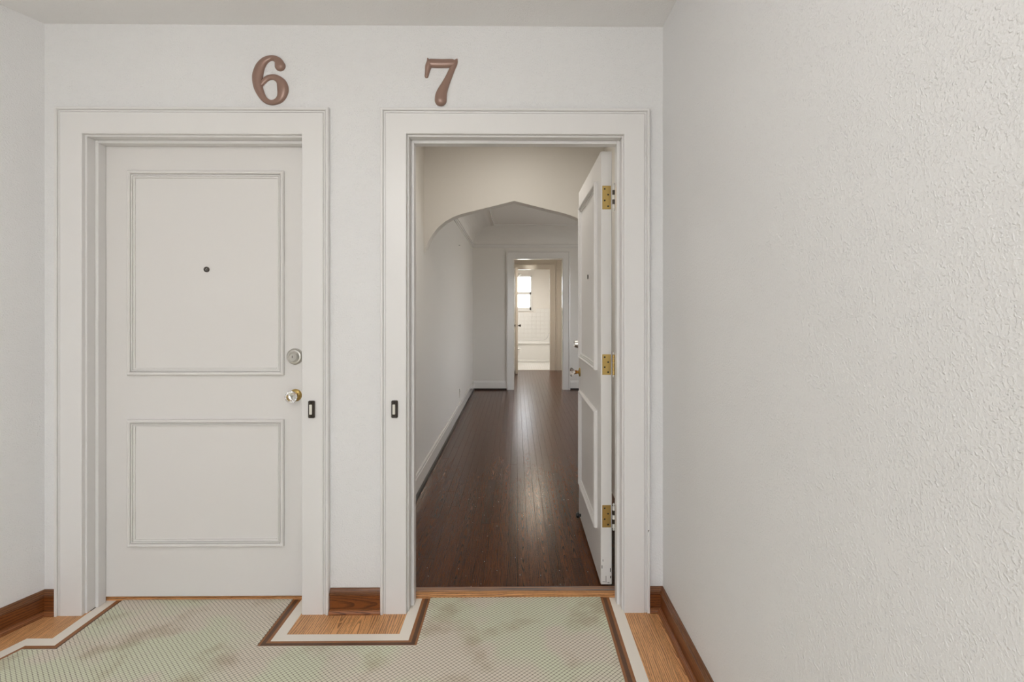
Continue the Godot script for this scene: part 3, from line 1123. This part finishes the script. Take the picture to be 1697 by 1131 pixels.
func leaf_parts(parent: Node3D, w: float, y0: float, y1: float, t: float, knob_x: float, side: float) -> void:
	var st := new_st()
	cbox(st, Vector3(0, y0, -t), Vector3(w, y1, 0), 0.0025)
	obj("leaf", st, M.door_paint, parent)
	for k in [[1.019, 1.938], [0.249, 0.821]]:
		st = new_st()
		panel_frame(st, 0.110, k[0], w - 0.110, k[1])
		obj("panel_moulding", st, M.door_paint, parent)
	var front := Transform3D(Basis(Vector3.RIGHT, PI / 2), Vector3.ZERO)   # lathe axis along +z
	# peephole
	st = new_st()
	lathe(st, [Vector2(0, 0.0015), Vector2(0.0085, 0.0015), Vector2(0.0085, 0.004), Vector2(0.0125, 0.004), Vector2(0.0125, 0)], 20, Transform3D(front.basis, Vector3(w / 2, 1.495, 0)))
	var ph := obj("peephole", st, M.bell_bronze, parent)
	st = new_st()
	lathe(st, [Vector2(0, 0.005), Vector2(0.004, 0.0045), Vector2(0.0085, 0.0016)], 16, Transform3D(front.basis, Vector3(w / 2, 1.495, 0)))
	obj("lens", st, M.cut_glass, ph)
	# deadbolt
	var at := Transform3D(front.basis, Vector3(knob_x, 1.103, 0))
	st = new_st()
	lathe(st, [Vector2(0.024, 0.0145), Vector2(0.030, 0.014), Vector2(0.032, 0.012), Vector2(0.0325, 0.008), Vector2(0.0365, 0.005), Vector2(0.0365, 0)], 40, at)
	var db := obj("deadbolt", st, M.satin_nickel, parent)
	st = new_st()
	lathe(st, [Vector2(0, 0.0335), Vector2(0.0115, 0.0335), Vector2(0.012, 0.0325), Vector2(0.0145, 0.0325), Vector2(0.0155, 0.036), Vector2(0.019, 0.036), Vector2(0.0215, 0.033), Vector2(0.0245, 0.014)], 40, at)
	obj("lock_cylinder", st, M.satin_nickel, db)
	st = new_st()
	box(st, Vector3(knob_x - 0.0012, 1.098, 0.033), Vector3(knob_x + 0.0012, 1.109, 0.0342))
	obj("key_slot", st, M.dark_slot, db)
	# glass knob on a brass rosette
	at = Transform3D(front.basis, Vector3(knob_x + 0.002 * side, 0.928, 0))
	st = new_st()
	lathe(st, [Vector2(0.010, 0.012), Vector2(0.014, 0.009), Vector2(0.022, 0.007), Vector2(0.0265, 0.004), Vector2(0.0280, 0)], 36, at)
	var kb := obj("knob_rosette", st, M.old_brass, parent)
	st = new_st()
	lathe(st, [Vector2(0.0095, 0.008), Vector2(0.0095, 0.020), Vector2(0.0125, 0.022), Vector2(0.0125, 0.026), Vector2(0.0105, 0.028), Vector2(0.013, 0.031), Vector2(0.013, 0.0325)], 24, at)
	obj("knob_shank", st, M.knob_brass, kb)
	st = new_st()
	lathe(st, [Vector2(0, 0.0338), Vector2(0.0128, 0.0338), Vector2(0.0130, 0.0326), Vector2(0, 0.0326)], 24, at)
	obj("knob_collar", st, M.bright_nickel, kb)
	st = new_st()
	lathe(st, [Vector2(0, 0.0345), Vector2(0.013, 0.0345), Vector2(0.0250, 0.046), Vector2(0.0275, 0.052), Vector2(0.0260, 0.057), Vector2(0.0165, 0.0655), Vector2(0, 0.0665)].duplicate(), 12, at)
	obj("glass_knob", st, M.cut_glass, kb)


func door_leaves() -> void:
	var a := structure("door_1", "closed off-white two-panel door under the number six", Vector3(-1.8525, 0, -2.515))
	leaf_parts(a, 0.919, 0.0215, 2.056, 0.044, 0.856, 1.0)
	# the open door: face looks to the left, hinge edge towards the viewer
	var b := structure("door_2", "off-white two-panel door standing open inward under the number seven", Vector3(0.396, 0, -3.505))
	b.rotation_degrees.y = -90.0
	leaf_parts(b, 0.912, 0.027, 2.056, 0.052, 0.068, -1.0)
	# hinges, in the leaf's frame: hinge edge at x = 0.912, face z = 0, back z = -0.052
	var hs := [[1.839, 0.110, true], [1.057, 0.096, false], [0.347, 0.104, true]]
	for h in hs:
		var y: float = h[0]
		var hh: float = h[1] / 2
		var st := new_st()
		cbox(st, Vector3(0.9115, y - hh, -0.047), Vector3(0.9140, y + hh, -0.007), 0.0006)
		var hg := obj("hinge", st, M.old_brass, b)
		for k in 4:
			var sy := y - hh + hh * 2 * (0.13 + 0.245 * k)
			st = new_st()
			lathe(st, [Vector2(0, 0.0012), Vector2(0.0030, 0.0012), Vector2(0.0042, 0.0)], 14, Transform3D(Basis(Vector3.BACK, -PI / 2), Vector3(0.9140, sy, -0.018 if k % 2 else -0.034)))
			obj("screw", st, M.dark_slot, hg)
		var pm: Material = M.painted_knuckle if h[2] else M.old_brass
		for k in 5:
			st = new_st()
			var k0 := y - hh + hh * 2 * k / 5.0
			lathe(st, [Vector2(0, 0.0004), Vector2(0.0062, 0.0004), Vector2(0.0062, hh * 0.4 - 0.0012), Vector2(0, hh * 0.4 - 0.0012)], 14, Transform3D(Basis(), Vector3(0.922, k0, -0.0585)))
			obj("knuckle", st, pm if k % 2 == 0 or not h[2] else M.bell_bronze, hg)
		for e in [-1.0, 1.0]:
			st = new_st()
			lathe(st, [Vector2(0, 0.012), Vector2(0.004, 0.010), Vector2(0.0055, 0.006), Vector2(0.004, 0.003), Vector2(0.003, 0.0)], 12, Transform3D(Basis().scaled(Vector3(1, e, 1)), Vector3(0.922, y + hh * e, -0.0585)))
			obj("pin_tip", st, M.painted_knuckle, hg)
		# the leaf that is let into the jamb
		st = new_st()
		cbox(st, Vector3(0.926, y - hh, -0.0655), Vector3(0.965, y + hh, -0.0632), 0.0006)
		obj("jamb_plate", st, pm, hg)
	var ch := new_st()
	for q in [[0.052, -0.024, 0.0012, 0.016], [0.040, -0.014, 0.0060, 0.0012], [0.036, -0.036, 0.0050, 0.0012], [0.110, -0.006, 0.0016, 0.007], [0.140, -0.010, 0.0012, 0.005], [0.095, -0.045, 0.0018, 0.009], [0.062, -0.046, 0.0022, 0.006]]:
		box(ch, Vector3(0.9115, q[0] - q[3], q[1] - q[2]), Vector3(0.9122, q[0] + q[3], q[1] + q[2]))
	obj("chipped_paint", ch, M.bell_bronze, b)
	# rubber bumper low on the face near the free edge
	var st2 := new_st()
	lathe(st2, [Vector2(0.009, 0.0), Vector2(0.009, 0.010), Vector2(0.0165, 0.012), Vector2(0.0185, 0.018), Vector2(0.0165, 0.026), Vector2(0.010, 0.030), Vector2(0, 0.031)], 24, Transform3D(Basis(Vector3.RIGHT, PI / 2), Vector3(0.115, 0.058, 0)))
	obj("rubber_bumper", st2, M.black_rubber, b)


# ------------------------------------------------------------------ bathroom
func bathroom() -> void:
	var xl := -0.55
	var xr := 1.20
	var w := structure("wall_bathroom", "white bathroom walls with a small sash window opening")
	var st := new_st()
	box(st, Vector3(xl - 0.1, -0.02, BATH_BACK - 0.12), Vector3(xl, 2.6, BATH_Z - 0.10))
	obj("side_plaster", st, M.apartment_paint, w)
	st = new_st()
	box(st, Vector3(xr, -0.02, BATH_BACK - 0.12), Vector3(xr + 0.1, 2.6, BATH_Z - 0.10))
	obj("side_plaster", st, M.apartment_paint, w)
	var a := Vector2(-0.12, 1.31)
	var b := Vector2(0.425, 2.245)
	st = new_st()
	box(st, Vector3(xl, -0.02, BATH_BACK - 0.12), Vector3(a.x, 2.6, BATH_BACK))
	box(st, Vector3(b.x, -0.02, BATH_BACK - 0.12), Vector3(xr, 2.6, BATH_BACK))
	box(st, Vector3(a.x, -0.02, BATH_BACK - 0.12), Vector3(b.x, a.y, BATH_BACK))
	box(st, Vector3(a.x, b.y, BATH_BACK - 0.12), Vector3(b.x, 2.6, BATH_BACK))
	obj("back_plaster", st, M.apartment_paint, w)
	var cl := structure("ceiling_bathroom", "white bathroom ceiling")
	st = new_st()
	box(st, Vector3(xl, 2.42, BATH_BACK), Vector3(xr, 2.6, BATH_Z - 0.10))
	obj("plaster", st, M.apartment_paint, cl)
	# sash window
	var o := structure("window_3", "small white double-hung bathroom window glowing with daylight", Vector3(0, 0, BATH_BACK))
	st = new_st()
	cbox(st, Vector3(a.x, a.y, -0.10), Vector3(a.x + 0.024, b.y, 0.012), 0.002)
	cbox(st, Vector3(b.x - 0.024, a.y, -0.10), Vector3(b.x, b.y, 0.012), 0.002)
	cbox(st, Vector3(a.x, b.y - 0.024, -0.10), Vector3(b.x, b.y, 0.012), 0.002)
	cbox(st, Vector3(a.x - 0.02, a.y - 0.02, -0.10), Vector3(b.x + 0.02, a.y + 0.012, 0.03), 0.003)
	obj("window_frame", st, M.window_paint, o)
	for s in 2:
		var y0 := 1.322 if s == 0 else 1.770
		var y1 := 1.790 if s == 0 else 2.221
		var z := -0.035 if s == 0 else -0.070
		var f := 0.040 if s == 0 else 0.016
		var x0 := a.x + 0.024
		var x1 := b.x - 0.024
		st = new_st()
		cbox(st, Vector3(x0, y0, z - 0.015), Vector3(x0 + f, y1, z + 0.015), 0.002)
		cbox(st, Vector3(x1 - f, y0, z - 0.015), Vector3(x1, y1, z + 0.015), 0.002)
		cbox(st, Vector3(x0, y0, z - 0.015), Vector3(x1, y0 + (0.07 if s == 0 else 0.035), z + 0.015), 0.002)
		cbox(st, Vector3(x0, y1 - (0.055 if s == 0 else 0.016), z - 0.015), Vector3(x1, y1, z + 0.015), 0.002)
		var sash := obj("sash", st, M.window_paint, o)
		st = new_st()
		box(st, Vector3(x0 + f, y0 + 0.03, z - 0.002), Vector3(x1 - f, y1 - 0.015, z + 0.002))
		obj("pane", st, M.pane_glass, sash)
	# wall tiles, joined: each is about seven pixels wide
	st = new_st()
	var ts := 0.108
	for i in 16:
		for k in 8:
			var x := xl + 0.004 + i * ts
			var y := 0.50 + k * ts
			if x + ts > xr:
				continue
			if x + ts > a.x - 0.02 and x < b.x + 0.02 and y + ts > a.y - 0.02:
				continue
			cbox(st, Vector3(x, y, BATH_BACK), Vector3(x + ts - 0.003, y + ts - 0.003, BATH_BACK + 0.006), 0.001)
	var tl := obj("wall_tiles", st, M.tile_white, w)
	tl.set_meta("kind", "stuff")
	# floor tiles
	var fl := structure("floor_bathroom", "white small-tile bathroom floor")
	st = new_st()
	box(st, Vector3(xl, -0.15, BATH_BACK), Vector3(xr, 0.006, BATH_Z))
	obj("grout_bed", st, M.grout, fl)
	st = new_st()
	for i in 35:
		for k in 34:
			var x := xl + i * 0.05
			var z := BATH_Z - (k + 1) * 0.05
			cbox(st, Vector3(x, 0.006, z), Vector3(x + 0.047, 0.010, z + 0.047), 0.001)
	var ft := obj("floor_tiles", st, M.tile_white, fl)
	ft.set_meta("kind", "stuff")
	# bathtub: apron, rolled rim, hollow basin, raised shoulder at the right end
	var tub := thing("bathtub", "white built-in bathtub under the bathroom window", "bathtub", Vector3(xl + 0.004, 0.010, -13.93))
	var length := xr - xl - 0.008
	var depth := 0.765
	st = new_st()
	extrude(st, [Vector2(0.0, 0.0), Vector2(0.0, 0.05), Vector2(-0.012, 0.06), Vector2(-0.012, 0.44), Vector2(0.0, 0.455), Vector2(0.012, 0.470), Vector2(0.014, 0.485), Vector2(0.006, 0.498), Vector2(-0.01, 0.503), Vector2(-0.07, 0.500), Vector2(-0.085, 0.490), Vector2(-0.12, 0.20), Vector2(-0.16, 0.12), Vector2(-0.30, 0.10)],
		[Vector3(0.0, 0, 0), Vector3(0, 0, 1), Vector3.UP], [Vector3(length, 0, 0), Vector3(0, 0, 1), Vector3.UP], Vector2(0, 1), Vector2(0, 1), false, false)
	obj("apron", st, M.porcelain, tub)
	st = new_st()
	extrude(st, [Vector2(-0.30, 0.10), Vector2(-0.62, 0.10), Vector2(-0.67, 0.14), Vector2(-0.70, 0.49), Vector2(-0.715, 0.502), Vector2(-depth + 0.006, 0.505)],
		[Vector3(0.0, 0, 0), Vector3(0, 0, 1), Vector3.UP], [Vector3(length, 0, 0), Vector3(0, 0, 1), Vector3.UP], Vector2(0, 1), Vector2(0, 1), false, false)
	obj("basin", st, M.porcelain, tub)
	st = new_st()
	var sh := PackedVector2Array([Vector2(0.62, 0.50)])
	for i in 9:
		var an := i / 8.0 * PI / 2
		sh.append(Vector2(0.64 + 0.21 * sin(an) - xl - 0.0 + xl, 0.50 + 0.20 * (1 - cos(an))))
	var shp := PackedVector2Array()
	for p in sh:
		shp.append(Vector2(p.x - xl, p.y - 0.01))
	shp.append_array([Vector2(length, 0.70), Vector2(length, 0.49)])
	slab_xy(st, shp, -depth + 0.008, -depth + 0.06)
	obj("end_shoulder", st, M.porcelain, tub)
	# shower arm and head reaching in from the left wall
	var sw := thing("shower_head", "small chrome shower head beside the top of the bathroom window", "shower head", Vector3(xl, 2.30, -14.35))
	st = new_st()
	tube(st, [Vector4(0, 0, 0, 0.009), Vector4(0.3, 0.03, 0, 0.009), Vector4(0.56, 0.02, 0, 0.009), Vector4(0.62, -0.03, 0, 0.009)], 10)
	obj("arm", st, M.satin_nickel, sw)
	st = new_st()
	lathe(st, [Vector2(0, 0), Vector2(0.012, 0), Vector2(0.04, -0.035), Vector2(0.04, -0.045), Vector2(0, -0.045)], 20, Transform3D(Basis(Vector3.BACK, 0.5), Vector3(0.625, -0.035, 0)))
	obj("rose", st, M.satin_nickel, sw)
	# toilet against the left wall, only the tip of its bowl shows past the door
	var to := thing("toilet", "white toilet bowl edge showing past the bathroom door", "toilet", Vector3(xl, 0.010, -13.30))
	st = new_st()
	lathe(st, [Vector2(0.0, 0.0), Vector2(0.11, 0.0), Vector2(0.10, 0.10), Vector2(0.13, 0.22), Vector2(0.18, 0.34), Vector2(0.185, 0.37), Vector2(0.17, 0.375), Vector2(0.13, 0.30), Vector2(0, 0.22)], 28, Transform3D(Basis().scaled(Vector3(1.25, 1, 1)), Vector3(0.43, 0, 0)))
	obj("bowl", st, M.porcelain, to)
	st = new_st()
	lathe(st, [Vector2(0.11, 0.378), Vector2(0.19, 0.378), Vector2(0.193, 0.386), Vector2(0.185, 0.398), Vector2(0.0, 0.402)], 28, Transform3D(Basis().scaled(Vector3(1.25, 1, 1)), Vector3(0.43, 0, 0)))
	obj("lid", st, M.porcelain, to)
	st = new_st()
	cbox(st, Vector3(0.01, 0.38, -0.23), Vector3(0.20, 0.74, 0.23), 0.02)
	obj("tank", st, M.porcelain, to)
	# bathroom door, open towards the hallway and seen edge-on
	var d := structure("door_3", "white bathroom door standing open edge-on", Vector3(-0.044, 0, BATH_Z + 0.035))
	d.rotation_degrees.y = -87.5
	st = new_st()
	cbox(st, Vector3(0, 0.018, -0.045), Vector3(0.755, 2.190, 0.0), 0.002)
	obj("leaf", st, M.apartment_trim_paint, d)
	for s in [[0.0, 1.0], [-0.045, -1.0]]:
		st = new_st()
		lathe(st, [Vector2(0.026, 0.0), Vector2(0.024, 0.006), Vector2(0.010, 0.009), Vector2(0.009, 0.030), Vector2(0.022, 0.040), Vector2(0.027, 0.052), Vector2(0.022, 0.063), Vector2(0, 0.067)], 20, Transform3D(Basis(Vector3.RIGHT, PI / 2 * s[1]), Vector3(0.695, 1.0, s[0])))
		obj("knob", st, M.bell_bronze, d)


# ------------------------------------------------------------------ small things
# round tube through (x, y, z, radius) points
func tube(st: SurfaceTool, pts: Array, n: int) -> void:
	st.set_smooth_group(0)
	var rings := []
	for i in pts.size():
		var p := Vector3(pts[i].x, pts[i].y, pts[i].z)
		var a: Vector4 = pts[maxi(i - 1, 0)]
		var b: Vector4 = pts[mini(i + 1, pts.size() - 1)]
		var d := Vector3(b.x - a.x, b.y - a.y, b.z - a.z).normalized()
		var u := d.cross(Vector3.BACK).normalized()
		var v := d.cross(u)
		var ring := []
		for k in n:
			var t := TAU * k / n
			ring.append(p + (u * cos(t) + v * sin(t)) * pts[i].w)
		rings.append([ring, p])
	for i in rings.size() - 1:
		for k in n:
			var j := (k + 1) % n
			_lq(st, rings[i][0][k], rings[i][0][j], rings[i + 1][0][j], rings[i + 1][0][k], rings[i][0][k] - rings[i][1])


# a stroke of a relief figure: (x, y, radius) points in metres on the wall plane, domed towards +z
func stroke(st: SurfaceTool, key: Array, flat := 0.62, lift := 0.004) -> void:
	st.set_smooth_group(1)
	var c := []
	for i in key.size() - 1:
		var p0: Vector3 = key[maxi(i - 1, 0)]
		var p1: Vector3 = key[i]
		var p2: Vector3 = key[i + 1]
		var p3: Vector3 = key[mini(i + 2, key.size() - 1)]
		for k in 6:
			c.append(p1.cubic_interpolate(p2, p0, p3, k / 6.0))
	c.append(key[-1])
	# rounded ends
	var d0 := Vector2(c[0].x - c[1].x, c[0].y - c[1].y).normalized()
	var m := c.size()
	var d1 := Vector2(c[m - 1].x - c[m - 2].x, c[m - 1].y - c[m - 2].y).normalized()
	var rings := []
	for k in range(6, 0, -1):
		var a := k / 6.0 * PI / 2
		rings.append([Vector2(c[0].x, c[0].y) + d0 * c[0].z * sin(a), maxf(c[0].z * cos(a), 0.0003), -d0])
	for i in m:
		var q0: Vector3 = c[maxi(i - 1, 0)]
		var q1: Vector3 = c[mini(i + 1, m - 1)]
		rings.append([Vector2(c[i].x, c[i].y), c[i].z, Vector2(q1.x - q0.x, q1.y - q0.y).normalized()])
	for k in range(1, 7):
		var a := k / 6.0 * PI / 2
		rings.append([Vector2(c[m - 1].x, c[m - 1].y) + d1 * c[m - 1].z * sin(a), maxf(c[m - 1].z * cos(a), 0.0003), d1])
	var n := 14
	var pts := []
	for r in rings:
		var p: Vector2 = r[0]
		var rad: float = r[1]
		var d: Vector2 = r[2]
		var nn := Vector2(-d.y, d.x)
		var ring := []
		ring.append(Vector3(p.x + nn.x * rad, p.y + nn.y * rad, -0.002))
		for k in n + 1:
			var a := PI * k / n
			ring.append(Vector3(p.x + nn.x * rad * cos(a), p.y + nn.y * rad * cos(a), lift + rad * flat * sin(a)))
		ring.append(Vector3(p.x - nn.x * rad, p.y - nn.y * rad, -0.002))
		pts.append([ring, Vector3(p.x, p.y, 0)])
	for i in pts.size() - 1:
		for k in n + 2:
			var a: Vector3 = pts[i][0][k]
			var b: Vector3 = pts[i][0][k + 1]
			var e: Vector3 = pts[i + 1][0][k + 1]
			var f: Vector3 = pts[i + 1][0][k]
			var mid: Vector3 = (a + b + e + f) / 4 - (pts[i][1] + pts[i + 1][1]) / 2
			if k == 0 or k == n + 1:
				mid.z = 0
			_lq(st, a, b, e, f, mid)


func figure_points(raw: Array, s: float, ox: float, oy: float, unit: float) -> Array:
	var out := []
	for p in raw:
		out.append(Vector3((p[0] - ox) / s * unit, -(p[1] - oy) / s * unit, p[2] / s * unit))
	return out


func small_things() -> void:
	var unit := 2.42 / 920.0 * 0.997
	# number six
	var six := thing("house_number", "bronze-brown raised numeral 6 on the wall over the closed door", "house number", Vector3(-1.064, 2.309, WALL_Z))
	var st := new_st()
	stroke(st, figure_points([[497, 236, 52], [480, 192, 40], [445, 164, 28], [402, 160, 27], [348, 186, 36], [303, 245, 46], [280, 320, 52], [275, 380, 49], [282, 440, 44], [303, 500, 38], [333, 552, 31], [370, 585, 27], [410, 597, 25], [450, 591, 28], [490, 567, 37], [515, 528, 46], [525, 470, 55], [514, 413, 50], [489, 376, 38], [450, 351, 30], [410, 347, 26], [370, 360, 26], [336, 391, 25], [305, 430, 22], [290, 470, 16]], 5.95, 404, 377, unit), 0.60)
	obj("numeral", st, M.bronze_figure, six)
	# number seven
	var sev := thing("house_number", "bronze-brown raised numeral 7 on the wall over the open doorway", "house number", Vector3(-0.326, 2.304, WALL_Z))
	st = new_st()
	stroke(st, figure_points([[290, 308, 62], [340, 310, 63], [440, 312, 63], [540, 309, 62], [596, 305, 58]], 8.7, 440, 579, unit), 0.62)
	stroke(st, figure_points([[268, 298, 48], [258, 268, 26], [247, 243, 10]], 8.7, 440, 579, unit), 0.9)
	stroke(st, figure_points([[272, 310, 46], [255, 360, 46], [240, 430, 33], [229, 495, 27]], 8.7, 440, 579, unit), 0.9)
	stroke(st, figure_points([[668, 250, 10], [656, 270, 26], [632, 318, 40], [604, 378, 41], [552, 500, 46], [502, 610, 57], [458, 708, 73], [438, 780, 84], [433, 842, 86]], 8.7, 440, 579, unit), 0.62)
	obj("numeral", st, M.bronze_figure, sev)
	# doorbells
	for k in 2:
		var x := -0.8785 if k == 0 else -0.523
		var b := thing("doorbell", ["narrow dark bronze doorbell on the right casing of the closed door", "narrow dark bronze doorbell on the left casing of the open doorway"][k], "doorbell", Vector3(x, 0.8855, WALL_Z + 0.021), "doorbells beside the doors")
		st = new_st()
		cbox(st, Vector3(-0.0135, -0.037, 0.0), Vector3(0.0135, 0.037, 0.012), 0.003)
		obj("plate", st, M.bell_bronze, b)
		st = new_st()
		cbox(st, Vector3(-0.0075, -0.0215, 0.0115), Vector3(0.0045, 0.0215, 0.0150), 0.0015)
		obj("button", st, M.bell_button, b)
		for e in [-1.0, 1.0]:
			st = new_st()
			lathe(st, [Vector2(0, 0.001), Vector2(0.002, 0.001), Vector2(0.003, 0)], 10, Transform3D(Basis(Vector3.RIGHT, PI / 2), Vector3(0, 0.030 * e, 0.012)))
			obj("screw", st, M.dark_slot, b)
	# outlet on the hall wall
	var ol := thing("wall_outlet", "white electrical outlet low on the left hall wall", "outlet", Vector3(HALL_X, 0.27, -7.0))
	st = new_st()
	cbox(st, Vector3(0, -0.058, -0.036), Vector3(0.006, 0.058, 0.036), 0.002)
	obj("plate", st, M.plate_ivory, ol)
	for e in [-1.0, 1.0]:
		st = new_st()
		cbox(st, Vector3(0.004, 0.022 * e - 0.014, -0.014), Vector3(0.0075, 0.022 * e + 0.014, 0.014), 0.001)
		var s := obj("socket", st, M.plate_ivory, ol)
		for q in [-1.0, 1.0]:
			st = new_st()
			box(st, Vector3(0.007, 0.022 * e - 0.005, 0.006 * q - 0.0012), Vector3(0.0078, 0.022 * e + 0.005, 0.006 * q + 0.0012))
			obj("slot", st, M.dark_slot, s)
	# nail left in the hall wall
	var nl := thing("nail", "small dark nail left high in the left hall wall", "nail", Vector3(HALL_X, 2.115, -6.85))
	st = new_st()
	lathe(st, [Vector2(0, 0.020), Vector2(0.006, 0.020), Vector2(0.006, 0.017), Vector2(0.002, 0.016), Vector2(0.002, -0.01)], 10, Transform3D(Basis(Vector3.BACK, -PI / 2), Vector3.ZERO))
	obj("shank", st, M.dark_slot, nl)
	# flakes of paint and grit on the dark floor
	st = new_st()
	var r := RandomNumberGenerator.new()
	r.seed = 5
	for k in 70:
		var z := -2.62 - pow(r.randf(), 1.6) * 1.9
		var x := r.randf_range(-0.62, 0.36)
		var s := r.randf_range(0.0006, 0.0017)
		cbox(st, Vector3(x - s, 0.0045, z - s), Vector3(x + s, 0.0045 + s, z + s * 1.4), s * 0.3)
	var gr := obj("paint_flakes", st, M.paint_chip, self)
	gr.set_meta("kind", "stuff")
	gr.set_meta("label", "tiny pale paint flakes scattered over the dark floor")
	gr.set_meta("category", "debris")
